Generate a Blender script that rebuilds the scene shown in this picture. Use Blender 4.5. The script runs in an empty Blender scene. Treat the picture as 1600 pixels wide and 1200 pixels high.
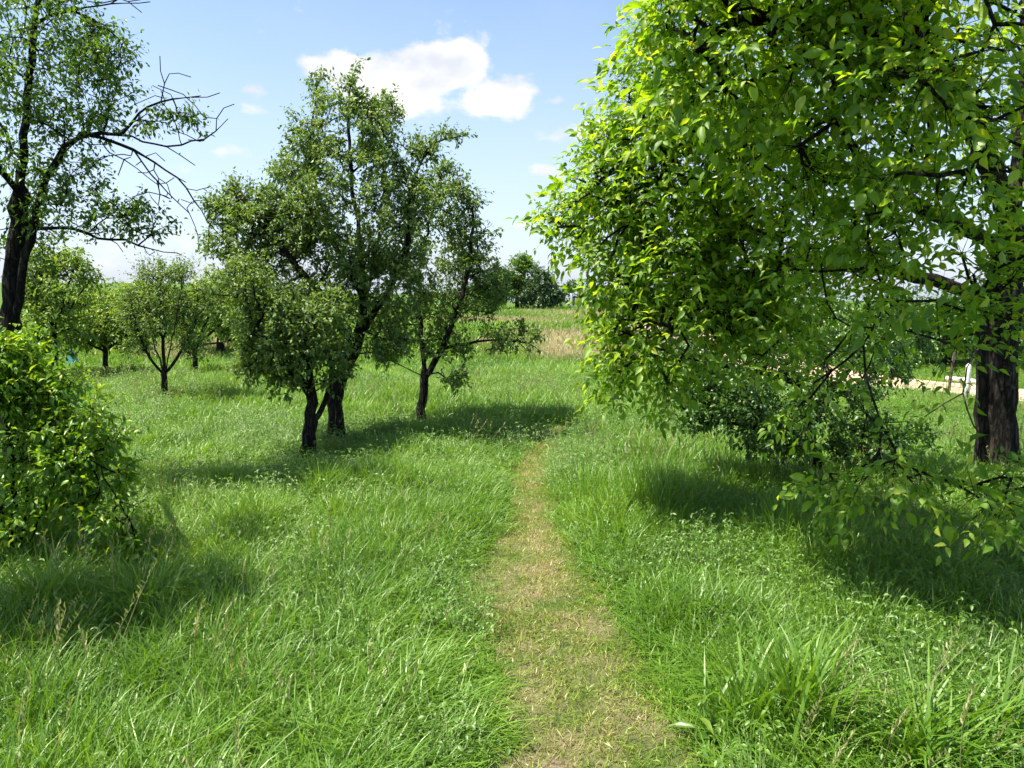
import bpy, math, random
import numpy as np
from mathutils import Vector

rng = np.random.default_rng(7)
random.seed(7)
S = bpy.context.scene
COL = S.collection

# ------------------------------------------------------------------ camera, sky, sun, exposure
CAM = np.array([0.0, 0.0, 1.65])
FPX = 1209.0
PITCH = math.atan(150 / FPX)
cam_d = bpy.data.cameras.new('camera')
cam_d.sensor_width = 36.0
cam_d.lens = FPX / 1600 * 36.0
cam_d.clip_start = 0.05
cam_d.clip_end = 5000
cam = bpy.data.objects.new('camera', cam_d)
COL.objects.link(cam)
cam.location = CAM
cam.rotation_euler = (math.pi / 2 - PITCH, 0, 0)
S.camera = cam

TO_SUN = Vector((-0.42, -0.10, 0.90)).normalized()
SUN_EL = math.asin(TO_SUN.z)
SUN_ROT = math.atan2(TO_SUN.x, TO_SUN.y)
sun_d = bpy.data.lights.new('sun', 'SUN')
sun_d.energy = 4.7
sun_d.angle = math.radians(0.55)
sun_d.color = (1.0, 0.95, 0.86)
sun = bpy.data.objects.new('sun', sun_d)
COL.objects.link(sun)
sun.rotation_euler = TO_SUN.to_track_quat('Z', 'Y').to_euler()
sun.location = (-20, 6, 40)

S.view_settings.view_transform = 'Standard'
S.view_settings.look = 'None'
S.view_settings.exposure = 1.2
S.view_settings.gamma = 1.0
S.view_settings.use_curve_mapping = False
S.cycles.use_denoising = True
S.cycles.use_adaptive_sampling = True
S.cycles.adaptive_threshold = 0.025
S.cycles.max_bounces = 5
S.cycles.diffuse_bounces = 3
S.cycles.glossy_bounces = 2
S.cycles.transmission_bounces = 4
S.cycles.caustics_reflective = False
S.cycles.caustics_refractive = False
S.cycles.sample_clamp_indirect = 4.0

world = bpy.data.worlds.new('World')
S.world = world
world.use_nodes = True
wt = world.node_tree
wt.nodes.clear()


def N(t, kind, **kw):
    n = t.nodes.new(kind)
    for k, v in kw.items():
        setattr(n, k, v)
    return n


def M(t, op, a, b=None, c=None, clamp=False):
    n = t.nodes.new('ShaderNodeMath')
    n.operation = op
    n.use_clamp = clamp
    for i, v in enumerate((a, b, c)):
        if v is None:
            continue
        if isinstance(v, (int, float)):
            n.inputs[i].default_value = v
        else:
            t.links.new(v, n.inputs[i])
    return n.outputs[0]


def build_world():
    t = wt
    out = N(t, 'ShaderNodeOutputWorld')
    bg = N(t, 'ShaderNodeBackground')
    bg.inputs['Strength'].default_value = 0.106
    sky = N(t, 'ShaderNodeTexSky', sky_type='NISHITA', sun_disc=False)
    sky.sun_elevation = SUN_EL
    sky.sun_rotation = SUN_ROT
    sky.altitude = 150
    sky.air_density = 1.0
    sky.dust_density = 1.2
    sky.ozone_density = 2.0
    tc = N(t, 'ShaderNodeTexCoord')
    sep = N(t, 'ShaderNodeSeparateXYZ')
    t.links.new(tc.outputs['Generated'], sep.inputs[0])
    yy = M(t, 'MAXIMUM', sep.outputs[1], 0.02)
    u = M(t, 'DIVIDE', sep.outputs[0], yy)          # direction as tangents from due north
    v = M(t, 'DIVIDE', sep.outputs[2], yy)
    # billow noise in direction space
    nz = N(t, 'ShaderNodeTexNoise')
    nz.inputs['Scale'].default_value = 20
    nz.inputs['Detail'].default_value = 7
    nz.inputs['Roughness'].default_value = 0.58
    comb = N(t, 'ShaderNodeCombineXYZ')
    t.links.new(u, comb.inputs[0])
    t.links.new(M(t, 'MULTIPLY', v, 1.5), comb.inputs[1])
    t.links.new(comb.outputs[0], nz.inputs['Vector'])
    nf = nz.outputs['Fac']
    nz2 = N(t, 'ShaderNodeTexNoise')
    nz2.inputs['Scale'].default_value = 5.5
    nz2.inputs['Detail'].default_value = 5
    t.links.new(comb.outputs[0], nz2.inputs['Vector'])

    def px(x, y):
        # pixel of a 1600 px wide frame -> tangents, camera pitched down
        a, b = (x - 800) / FPX, (600 - y) / FPX
        dy = math.cos(PITCH) + b * math.sin(PITCH)
        dz = -math.sin(PITCH) + b * math.cos(PITCH)
        return a / dy, dz / dy
    blobs = [(478, 98, 22, 14, .8), (520, 108, 40, 20, .9), (565, 125, 52, 30, 1), (620, 125, 50, 34, 1), (680, 100, 46, 30, 1), (715, 82, 34, 24, 1), (745, 102, 26, 26, .9), (640, 160, 46, 22, .7),
             (775, 148, 42, 24, 1), (805, 160, 24, 22, .8), (745, 168, 40, 16, .8), (580, 152, 44, 26, .9), (690, 130, 30, 20, .7),
             (905, 205, 42, 18, .85), (935, 200, 26, 12, .7), (850, 265, 36, 13, .85), (825, 352, 30, 10, .8), (345, 238, 44, 16, .7), (402, 175, 20, 9, .62), (398, 140, 18, 8, .58), (872, 158, 24, 8, .6), (838, 140, 16, 7, .5),
             (150, 420, 110, 40, .42), (330, 375, 90, 30, .35), (930, 420, 90, 26, .35)]
    dens = None
    for bx, by, rx, ry, amp in blobs:
        cu, cv = px(bx, by)
        du = M(t, 'MULTIPLY', M(t, 'SUBTRACT', u, cu), FPX / rx)
        dv = M(t, 'MULTIPLY', M(t, 'SUBTRACT', v, cv), FPX / ry)
        r2 = M(t, 'ADD', M(t, 'MULTIPLY', du, du), M(t, 'MULTIPLY', dv, dv))
        d = M(t, 'MULTIPLY', M(t, 'EXPONENT', M(t, 'MULTIPLY', r2, -0.9)), amp)
        dens = d if dens is None else M(t, 'ADD', dens, d)
    dens = M(t, 'MINIMUM', dens, 1.25)
    # erode with noise
    e = M(t, 'ADD', dens, M(t, 'MULTIPLY', M(t, 'SUBTRACT', nf, 0.5), 2.5))
    mr = N(t, 'ShaderNodeMapRange', interpolation_type='SMOOTHSTEP')
    mr.inputs['From Min'].default_value = 0.28
    mr.inputs['From Max'].default_value = 1.0
    t.links.new(e, mr.inputs['Value'])
    gate = M(t, 'GREATER_THAN', sep.outputs[1], 0.05)
    mask = M(t, 'MULTIPLY', mr.outputs[0], gate)
    # thin veil all round the sky, thicker low down
    veil = M(t, 'MULTIPLY', M(t, 'SUBTRACT', nz2.outputs['Fac'], 0.45, clamp=True), 0.35)
    low = N(t, 'ShaderNodeMapRange', interpolation_type='SMOOTHSTEP')
    low.inputs['From Min'].default_value = 0.0
    low.inputs['From Max'].default_value = 0.42
    low.inputs['To Min'].default_value = 0.60
    low.inputs['To Max'].default_value = 0.0
    t.links.new(sep.outputs[2], low.inputs['Value'])
    veil = M(t, 'ADD', veil, low.outputs[0], clamp=True)
    m1 = N(t, 'ShaderNodeMix', data_type='RGBA')
    t.links.new(veil, m1.inputs['Factor'])
    t.links.new(sky.outputs[0], m1.inputs[6])
    m1.inputs[7].default_value = (3.2, 3.65, 4.75, 1)
    m2 = N(t, 'ShaderNodeMix', data_type='RGBA')
    t.links.new(mask, m2.inputs['Factor'])
    t.links.new(m1.outputs[2], m2.inputs[6])
    nz3 = N(t, 'ShaderNodeTexNoise')
    nz3.inputs['Scale'].default_value = 11
    nz3.inputs['Detail'].default_value = 6
    t.links.new(comb.outputs[0], nz3.inputs['Vector'])
    cc = N(t, 'ShaderNodeValToRGB')
    cc.color_ramp.elements[0].position = .36
    cc.color_ramp.elements[0].color = (3.45, 3.6, 3.95, 1)
    cc.color_ramp.elements[1].position = .58
    cc.color_ramp.elements[1].color = (4.75, 4.75, 4.8, 1)
    t.links.new(nz3.outputs['Fac'], cc.inputs[0])
    t.links.new(cc.outputs[0], m2.inputs[7])
    t.links.new(m2.outputs[2], bg.inputs['Color'])
    t.links.new(bg.outputs[0], out.inputs[0])


build_world()


# ------------------------------------------------------------------ maths helpers
def smooth(a, b, x):
    t = np.clip((np.asarray(x, float) - a) / (b - a), 0, 1)
    return t * t * (3 - 2 * t)


def vnoise(x, y, scale, seed=0):
    x = np.asarray(x, float) * scale + seed * 17.31
    y = np.asarray(y, float) * scale + seed * 9.77
    xi, yi = np.floor(x), np.floor(y)
    fx, fy = x - xi, y - yi
    fx, fy = fx * fx * (3 - 2 * fx), fy * fy * (3 - 2 * fy)

    def h(a, b):
        s = np.sin(a * 127.1 + b * 311.7 + seed * 74.7) * 43758.5453
        return s - np.floor(s)
    return (h(xi, yi) * (1 - fx) + h(xi + 1, yi) * fx) * (1 - fy) + (h(xi, yi + 1) * (1 - fx) + h(xi + 1, yi + 1) * fx) * fy


def fnoise(x, y, scale, seed=0):
    return .55 * vnoise(x, y, scale, seed) + .3 * vnoise(x, y, scale * 2.1, seed + 1) + .15 * vnoise(x, y, scale * 4.3, seed + 2)


def ground(x, y):
    x, y = np.asarray(x, float), np.asarray(y, float)
    z = 0.05 * (fnoise(x, y, 0.35, 3) - .5)
    bank = 0.62 * smooth(15.2, 21.0, y + 0.5 * (fnoise(x, y, .4, 5) - .5) + 0.12 * x) + 0.17 * smooth(21, 30, y)
    ang = x / np.maximum(y, 1.0)
    fall = -.05 * np.clip(y - 31, 0, 400) * smooth(-.36, -.24, ang) * smooth(30, 40, y)
    m = smooth(-14, -7, x)
    z = z + (bank + fall) * (.35 + .65 * m) - 0.25 * (1 - m) * smooth(9, 20, y)
    z = z + 9.0 * smooth(350, 900, y) * (.4 + .6 * fnoise(x, y, .004, 8)) * (1 - smooth(-.36, -.24, ang))
    return z


def ray(px, py):
    a, b = (px - 800) / FPX, (600 - py) / FPX
    return np.array([a, math.cos(PITCH) + b * math.sin(PITCH), -math.sin(PITCH) + b * math.cos(PITCH)])


def at(px, py, Y):
    d = ray(px, py)
    return CAM + d * (Y / d[1])


def G(px, py):
    d = ray(px, py)
    lo, hi = 0.5, 900.0
    ts = np.concatenate([np.arange(.5, 60, .02), np.arange(60, 900, 1.)])
    P = CAM[None] + d[None] * ts[:, None]
    below = P[:, 2] < ground(P[:, 0], P[:, 1])
    i = int(np.argmax(below)) if below.any() else len(ts) - 1
    p = P[i].copy()
    p[2] = float(ground(p[0], p[1]))
    return p


def nrm(v):
    return v / np.maximum(np.linalg.norm(v, axis=-1, keepdims=True), 1e-9)


# ------------------------------------------------------------------ object helpers
def tag(o, label=None, cat=None, group=None, kind=None):
    if label:
        o['label'] = label
    if cat:
        o['category'] = cat
    if group:
        o['group'] = group
    if kind:
        o['kind'] = kind
    return o


def empty(name, loc, label=None, cat=None, group=None):
    o = bpy.data.objects.new(name, None)
    o.empty_display_size = .2
    COL.objects.link(o)
    o.location = loc
    return tag(o, label, cat, group)


def mesh_from(name, verts, faces, mat, smooth_shade=True):
    """verts (n,3); faces: list of arrays (k,3) / (k,4)."""
    me = bpy.data.meshes.new(name)
    verts = np.asarray(verts, np.float32)
    me.vertices.add(len(verts))
    me.vertices.foreach_set('co', verts.ravel())
    faces = [np.asarray(f, np.int32) for f in faces if len(f)]
    loops = np.concatenate([f.ravel() for f in faces])
    tot = np.concatenate([np.full(len(f), f.shape[1], np.int32) for f in faces])
    start = np.concatenate([[0], np.cumsum(tot)[:-1]]).astype(np.int32)
    me.loops.add(len(loops))
    me.loops.foreach_set('vertex_index', loops)
    me.polygons.add(len(tot))
    me.polygons.foreach_set('loop_start', start)
    me.polygons.foreach_set('loop_total', tot)
    me.polygons.foreach_set('use_smooth', np.full(len(tot), smooth_shade, bool))
    me.update(calc_edges=True)
    me.validate()
    if mat:
        me.materials.append(mat)
    return me


def link(name, me, parent=None, loc=None):
    o = bpy.data.objects.new(name, me)
    COL.objects.link(o)
    if parent is not None:
        o.parent = parent
    if loc is not None:
        o.location = loc
    return o


# ------------------------------------------------------------------ materials
def new_mat(name):
    m = bpy.data.materials.new(name)
    m.use_nodes = True
    m.node_tree.nodes.clear()
    return m


def rand_value(t):
    gi = N(t, 'ShaderNodeNewGeometry')
    oi = N(t, 'ShaderNodeObjectInfo')
    return M(t, 'FRACT', M(t, 'ADD', gi.outputs['Random Per Island'], oi.outputs['Random'])), gi, oi


def ramp(t, fac, stops):
    r = N(t, 'ShaderNodeValToRGB')
    el = r.color_ramp.elements
    while len(el) < len(stops):
        el.new(0.5)
    for e, (p, c) in zip(el, stops):
        e.position = p
        e.color = (*c, 1)
    t.links.new(fac, r.inputs[0])
    return r.outputs[0]


def leaf_mat(name, stops, trans=0.42, gloss=0.09, rough=0.38, tcol=(1.25, 1.15, .45), patch=0.0, patch_scale=0.55, boost=1.55):
    m = new_mat(name)
    t = m.node_tree
    out = N(t, 'ShaderNodeOutputMaterial')
    rv, gi, oi = rand_value(t)
    if patch:
        nz = N(t, 'ShaderNodeTexNoise')
        nz.inputs['Scale'].default_value = patch_scale
        nz.inputs['Detail'].default_value = 3
        t.links.new(gi.outputs['Position'], nz.inputs['Vector'])
        rv = M(t, 'ADD', M(t, 'MULTIPLY', rv, 1 - patch), M(t, 'MULTIPLY', M(t, 'MULTIPLY_ADD', nz.outputs['Fac'], 2.4, -.7, clamp=True), patch))
    c = ramp(t, rv, stops)
    df = N(t, 'ShaderNodeBsdfDiffuse')
    tr = N(t, 'ShaderNodeBsdfTranslucent')
    gl = N(t, 'ShaderNodeBsdfGlossy')
    gl.inputs['Roughness'].default_value = rough
    gl.inputs['Color'].default_value = (.95, 1, .78, 1)
    t.links.new(c, df.inputs['Color'])
    mm = N(t, 'ShaderNodeMix', data_type='RGBA', blend_type='MULTIPLY')
    mm.inputs['Factor'].default_value = 1
    t.links.new(c, mm.inputs[6])
    mm.inputs[7].default_value = (*[v * boost for v in tcol], 1)
    t.links.new(mm.outputs[2], tr.inputs['Color'])
    a = N(t, 'ShaderNodeMixShader')
    a.inputs[0].default_value = trans
    t.links.new(df.outputs[0], a.inputs[1])
    t.links.new(tr.outputs[0], a.inputs[2])
    b = N(t, 'ShaderNodeMixShader')
    lw = N(t, 'ShaderNodeLayerWeight')
    lw.inputs['Blend'].default_value = .3
    t.links.new(M(t, 'MULTIPLY_ADD', lw.outputs['Fresnel'], gloss * 1.6, gloss * .5), b.inputs[0])
    t.links.new(a.outputs[0], b.inputs[1])
    t.links.new(gl.outputs[0], b.inputs[2])
    t.links.new(b.outputs[0], out.inputs[0])
    return m


def bark_mat(name, dark, light, scale=1.0, bump=.6):
    m = new_mat(name)
    t = m.node_tree
    out = N(t, 'ShaderNodeOutputMaterial')
    p = N(t, 'ShaderNodeBsdfPrincipled')
    p.inputs['Roughness'].default_value = .95
    p.inputs['Specular IOR Level'].default_value = .2
    tc = N(t, 'ShaderNodeTexCoord')
    mp = N(t, 'ShaderNodeMapping')
    mp.inputs['Scale'].default_value = (30 * scale, 30 * scale, 6 * scale)
    t.links.new(tc.outputs['Object'], mp.inputs[0])
    n1 = N(t, 'ShaderNodeTexNoise')
    n1.inputs['Scale'].default_value = 1.3
    n1.inputs['Detail'].default_value = 8
    n1.inputs['Roughness'].default_value = .65
    t.links.new(mp.outputs[0], n1.inputs['Vector'])
    wv = N(t, 'ShaderNodeVectorMath', operation='MULTIPLY_ADD')
    t.links.new(n1.outputs['Color'], wv.inputs[0])
    wv.inputs[1].default_value = (1.1, 1.1, 1.1)
    t.links.new(mp.outputs[0], wv.inputs[2])
    vo = N(t, 'ShaderNodeTexVoronoi', feature='DISTANCE_TO_EDGE')
    vo.inputs['Scale'].default_value = .9
    t.links.new(wv.outputs[0], vo.inputs['Vector'])
    plate = M(t, 'MULTIPLY', vo.outputs['Distance'], 3.2, clamp=True)
    n2 = N(t, 'ShaderNodeTexNoise')
    n2.inputs['Scale'].default_value = 6.0
    n2.inputs['Detail'].default_value = 4
    t.links.new(tc.outputs['Object'], n2.inputs['Vector'])
    h = M(t, 'MULTIPLY', plate, M(t, 'MULTIPLY_ADD', n1.outputs['Fac'], .8, .4))
    f = M(t, 'MULTIPLY_ADD', h, .9, M(t, 'MULTIPLY_ADD', n2.outputs['Fac'], .7, -.35), clamp=True)
    c = ramp(t, f, [(0.08, dark), (.5, tuple((a + b) / 2 for a, b in zip(dark, light))), (.9, light)])
    # grey-green lichen in flecks
    li = N(t, 'ShaderNodeMix', data_type='RGBA')
    n3 = N(t, 'ShaderNodeTexNoise')
    n3.inputs['Scale'].default_value = 19
    n3.inputs['Detail'].default_value = 5
    t.links.new(tc.outputs['Object'], n3.inputs['Vector'])
    t.links.new(M(t, 'MULTIPLY_ADD', n3.outputs['Fac'], 6, -3.75, clamp=True), li.inputs['Factor'])
    t.links.new(c, li.inputs[6])
    li.inputs[7].default_value = (light[0] * 1.7, light[1] * 1.95, light[2] * 1.6, 1)
    t.links.new(li.outputs[2], p.inputs['Base Color'])
    b = N(t, 'ShaderNodeBump')
    b.inputs['Strength'].default_value = bump
    b.inputs['Distance'].default_value = .035
    t.links.new(h, b.inputs['Height'])
    t.links.new(b.outputs[0], p.inputs['Normal'])
    t.links.new(p.outputs[0], out.inputs[0])
    return m


def plain_mat(name, c1, c2, scale=20, rough=.9, bump=.3):
    m = new_mat(name)
    t = m.node_tree
    out = N(t, 'ShaderNodeOutputMaterial')
    p = N(t, 'ShaderNodeBsdfPrincipled')
    p.inputs['Roughness'].default_value = rough
    tc = N(t, 'ShaderNodeTexCoord')
    n1 = N(t, 'ShaderNodeTexNoise')
    n1.inputs['Scale'].default_value = scale
    n1.inputs['Detail'].default_value = 6
    t.links.new(tc.outputs['Object'], n1.inputs['Vector'])
    c = ramp(t, n1.outputs['Fac'], [(.3, c1), (.7, c2)])
    t.links.new(c, p.inputs['Base Color'])
    b = N(t, 'ShaderNodeBump')
    b.inputs['Strength'].default_value = bump
    b.inputs['Distance'].default_value = .02
    t.links.new(n1.outputs['Fac'], b.inputs['Height'])
    t.links.new(b.outputs[0], p.inputs['Normal'])
    t.links.new(p.outputs[0], out.inputs[0])
    return m


MAT = {
    'walnut_leaf': leaf_mat('walnut_leaf', [(0, (.075, .17, .013)), (.4, (.135, .265, .018)), (.8, (.23, .36, .024)), (1, (.34, .41, .05))], trans=.56, boost=1.85, gloss=.055, rough=.5, tcol=(1.3, 1.15, .22)),
    'apple_leaf': leaf_mat('apple_leaf', [(0, (.070, .13, .030)), (.5, (.118, .20, .042)), (.9, (.175, .265, .065)), (1, (.26, .31, .12))], trans=.40, gloss=.06, rough=.5, tcol=(1.2, 1.12, .35)),
    'plum_leaf': leaf_mat('plum_leaf', [(0, (.040, .10, .02)), (.5, (.065, .155, .03)), (1, (.11, .21, .04))], trans=.38, gloss=.08),
    'left_leaf': leaf_mat('left_leaf', [(0, (.050, .12, .018)), (.5, (.09, .18, .024)), (1, (.15, .24, .03))], trans=.45, gloss=.06),
    'bush_leaf': leaf_mat('bush_leaf', [(0, (.07, .18, .014)), (.5, (.135, .28, .02)), (1, (.26, .37, .035))], trans=.5, gloss=.06, tcol=(1.3, 1.12, .2)),
    'pale_leaf': leaf_mat('pale_leaf', [(0, (.11, .20, .03)), (.5, (.16, .26, .04)), (1, (.24, .32, .06))], trans=.42, gloss=.05),
    'far_leaf': leaf_mat('far_leaf', [(0, (.040, .085, .036)), (.5, (.06, .12, .048)), (1, (.09, .155, .055))], trans=.3, gloss=.05),
    'grass': leaf_mat('grass', [(0, (.050, .120, .009)), (.35, (.094, .214, .012)), (.7, (.153, .29, .016)), (.92, (.24, .35, .03)), (.975, (.36, .39, .12)), (1, (.48, .45, .24))], trans=.42, gloss=.085, rough=.48, tcol=(1.25, 1.12, .15), patch=.5),
    'clover': leaf_mat('clover', [(0, (.052, .125, .014)), (.5, (.094, .20, .018)), (1, (.155, .275, .028))], trans=.38, gloss=.09, rough=.5, tcol=(1.2, 1.1, .25), patch=.4),
    'mown': leaf_mat('mown', [(0, (.08, .165, .013)), (.42, (.17, .255, .025)), (.58, (.27, .28, .06)), (.78, (.39, .32, .16)), (1, (.48, .39, .25))], trans=.25, gloss=.04, patch=.5, patch_scale=3.2),
    'dry': leaf_mat('dry', [(0, (.17, .20, .06)), (.3, (.36, .32, .17)), (.75, (.50, .42, .26)), (1, (.16, .22, .05))], trans=.3, gloss=.05, tcol=(1, .9, .6)),
    'seed': leaf_mat('seed', [(0, (.13, .20, .04)), (.5, (.26, .28, .10)), (1, (.42, .38, .20))], trans=.3, gloss=.05),
    'herb': leaf_mat('herb', [(0, (.12, .19, .02)), (.6, (.22, .27, .03)), (1, (.34, .33, .05))], trans=.4, gloss=.06),
    'weed': leaf_mat('weed', [(0, (.065, .15, .02)), (.6, (.11, .20, .025)), (1, (.16, .25, .03))], trans=.42, gloss=.07),
    'walnut_bark': bark_mat('walnut_bark', (.010, .008, .006), (.095, .075, .058), .8, 1.0),
    'apple_bark': bark_mat('apple_bark', (.010, .008, .006), (.07, .059, .047), 1.5, .9),
    'grey_bark': bark_mat('grey_bark', (.008, .007, .006), (.04, .034, .028), 1.2, .9),
    'wood': bark_mat('wood', (.05, .04, .03), (.17, .14, .11), 1.2, .4),
    'white_paint': plain_mat('white_paint', (.62, .60, .56), (.8, .79, .76), 12, .7),
    'net': plain_mat('net', (.03, .17, .14), (.05, .26, .21), 30, .7),
    'sand': plain_mat('sand', (.42, .29, .18), (.62, .46, .31), 3, .95),
    'wall': plain_mat('wall', (.42, .33, .27), (.55, .45, .38), 3, .95),
    'hill': plain_mat('hill', (.05, .075, .03), (.09, .12, .045), .03, .95),
}


# ------------------------------------------------------------------ path polygon (worn strip through the meadow)
PL = [(700, 1330), (775, 1200), (770, 1100), (762, 1000), (728, 925), (748, 880), (788, 846), (800, 800), (803, 750), (824, 712), (850, 686)]
PR = [(1230, 1330), (1085, 1200), (1040, 1100), (978, 1000), (940, 940), (905, 895), (882, 850), (858, 790), (848, 750), (853, 712), (868, 688)]
pathL = np.array([G(*p) for p in PL])[:, :2]
pathR = np.array([G(*p) for p in PR])[:, :2]
pathL = np.vstack([[pathL[0] + (pathL[0] - pathL[1]) * 2.5], pathL])
pathR = np.vstack([[pathR[0] + (pathR[0] - pathR[1]) * 2.5], pathR])
# the worn line goes on, thinner, beyond the bend
end = (pathL[-1] + pathR[-1]) / 2
tail = [end + np.array([.06, .35]), end + np.array([.14, .8])]
pathL = np.vstack([pathL] + [[q + np.array([-.07, 0.02])] for q in tail])
pathR = np.vstack([pathR] + [[q + np.array([.07, -.02])] for q in tail])


def path_edges(y):
    """left and right x of the path at depth y (nan-free)."""
    yl = np.interp(y, pathL[:, 1], pathL[:, 0])
    yr = np.interp(y, pathR[:, 1], pathR[:, 0])
    g = .02 * smooth(4.5, 7.0, y)
    return yl - g, yr + g


def on_path(x, y, grow=0.0):
    l, r = path_edges(y)
    w = 0.05 * (vnoise(x, y, 5.0, 31) - .5)
    return (x > l - grow + w) & (x < r + grow + w) & (y < pathL[-1, 1]) & (y > -3)


# dry-grass mask on the bank, laid out in world metres
PA_, PB_, PC_ = G(910, 537), G(785, 503), G(935, 492)


def dryness(x, y):
    n = fnoise(x, y, .5, 12)
    n2 = fnoise(x, y, 1.6, 14)

    def patch(cx, cy, rx, ry, tilt):
        dx, dy = x - cx, y - cy
        a, b = dx + tilt * dy, dy - tilt * dx
        return np.exp(-((a / rx) ** 2 + (b / ry) ** 2))
    # straw-coloured patches on the bank, one climbing to the left, one on the crest
    m = np.maximum(np.maximum(1.7 * patch(PA_[0], PA_[1], 1.5, 1.3, -.25), 1.5 * patch(PB_[0], PB_[1], 1.9, 1.0, -.3)), 1.2 * patch(PC_[0], PC_[1], 2.2, 2.2, 0))
    m3 = .35 * patch(-7, 18.5, 3, 1.2, 0)
    return np.clip((np.maximum(m, m3) + .9 * (n - .5)) * (.6 + .9 * n2), 0, 1) * (np.maximum(m, m3) > .08)


# ------------------------------------------------------------------ ground sheet
def ground_material():
    m = new_mat('meadow_ground')
    t = m.node_tree
    out = N(t, 'ShaderNodeOutputMaterial')
    p = N(t, 'ShaderNodeBsdfPrincipled')
    p.inputs['Roughness'].default_value = 1
    p.inputs['Specular IOR Level'].default_value = .1
    g = N(t, 'ShaderNodeNewGeometry')
    n1 = N(t, 'ShaderNodeTexNoise')
    n1.inputs['Scale'].default_value = 14
    n1.inputs['Detail'].default_value = 8
    t.links.new(g.outputs['Position'], n1.inputs['Vector'])
    n2 = N(t, 'ShaderNodeTexNoise')
    n2.inputs['Scale'].default_value = .35
    n2.inputs['Detail'].default_value = 5
    t.links.new(g.outputs['Position'], n2.inputs['Vector'])
    soil = ramp(t, n1.outputs['Fac'], [(.3, (.022, .035, .010)), (.6, (.045, .075, .016)), (.8, (.09, .10, .03))])
    far = ramp(t, n2.outputs['Fac'], [(.3, (.06, .12, .02)), (.55, (.085, .15, .028)), (.75, (.16, .17, .05))])
    dry = ramp(t, n1.outputs['Fac'], [(.3, (.19, .18, .08)), (.7, (.38, .32, .19))])
    at_ = N(t, 'ShaderNodeAttribute', attribute_name='far_field')
    ad = N(t, 'ShaderNodeAttribute', attribute_name='dry')
    a = N(t, 'ShaderNodeMix', data_type='RGBA')
    t.links.new(at_.outputs['Fac'], a.inputs['Factor'])
    t.links.new(soil, a.inputs[6])
    t.links.new(far, a.inputs[7])
    b = N(t, 'ShaderNodeMix', data_type='RGBA')
    t.links.new(ad.outputs['Fac'], b.inputs['Factor'])
    t.links.new(a.outputs[2], b.inputs[6])
    t.links.new(dry, b.inputs[7])
    t.links.new(b.outputs[2], p.inputs['Base Color'])
    bm = N(t, 'ShaderNodeBump')
    bm.inputs['Distance'].default_value = .03
    t.links.new(n1.outputs['Fac'], bm.inputs['Height'])
    t.links.new(bm.outputs[0], p.inputs['Normal'])
    t.links.new(p.outputs[0], out.inputs[0])
    return m


def grid_mesh(name, xs, ys, mat, dz=0.0, zf=ground):
    X, Y = np.meshgrid(xs, ys)
    Z = zf(X, Y) + dz
    v = np.stack([X, Y, Z], -1).reshape(-1, 3)
    nx, ny = len(xs), len(ys)
    i = np.arange(nx * ny).reshape(ny, nx)
    f = np.stack([i[:-1, :-1], i[:-1, 1:], i[1:, 1:], i[1:, :-1]], -1).reshape(-1, 4)
    return mesh_from(name, v, [f], mat), v


s = np.linspace(-1, 1, 261)
xs = np.sign(s) * (14 * np.abs(s) + 900 * np.abs(s) ** 6)
sy = np.linspace(0, 1, 320)
ys = -12 + 45 * sy + 1200 * sy ** 7
gm, gv = grid_mesh('meadow', xs, ys, ground_material())
fa = gm.attributes.new('far_field', 'FLOAT', 'POINT')
fa.data.foreach_set('value', smooth(14, 40, gv[:, 1]).astype(np.float32))
da = gm.attributes.new('dry', 'FLOAT', 'POINT')
da.data.foreach_set('value', dryness(gv[:, 0], gv[:, 1]).astype(np.float32))
tag(link('meadow', gm), kind='structure')


def path_material():
    m = new_mat('worn_path')
    t = m.node_tree
    out = N(t, 'ShaderNodeOutputMaterial')
    p = N(t, 'ShaderNodeBsdfPrincipled')
    p.inputs['Roughness'].default_value = 1
    p.inputs['Specular IOR Level'].default_value = .1
    g = N(t, 'ShaderNodeNewGeometry')
    n1 = N(t, 'ShaderNodeTexNoise')
    n1.inputs['Scale'].default_value = 55
    n1.inputs['Detail'].default_value = 8
    n1.inputs['Roughness'].default_value = .7
    n2 = N(t, 'ShaderNodeTexNoise')
    n2.inputs['Scale'].default_value = 3.2
    n2.inputs['Detail'].default_value = 5
    for n in (n1, n2):
        t.links.new(g.outputs['Position'], n.inputs['Vector'])
    straw = ramp(t, n1.outputs['Fac'], [(.25, (.10, .08, .045)), (.5, (.25, .20, .115)), (.75, (.44, .36, .23))])
    green = ramp(t, n1.outputs['Fac'], [(.25, (.04, .06, .015)), (.6, (.10, .15, .03)), (.8, (.2, .2, .07))])
    f = M(t, 'MULTIPLY_ADD', n2.outputs['Fac'], 3.0, -1.05, clamp=True)
    a = N(t, 'ShaderNodeMix', data_type='RGBA')
    t.links.new(f, a.inputs['Factor'])
    t.links.new(green, a.inputs[6])
    t.links.new(straw, a.inputs[7])
    t.links.new(a.outputs[2], p.inputs['Base Color'])
    bm = N(t, 'ShaderNodeBump')
    bm.inputs['Distance'].default_value = .02
    t.links.new(n1.outputs['Fac'], bm.inputs['Height'])
    t.links.new(bm.outputs[0], p.inputs['Normal'])
    t.links.new(p.outputs[0], out.inputs[0])
    return m


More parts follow.
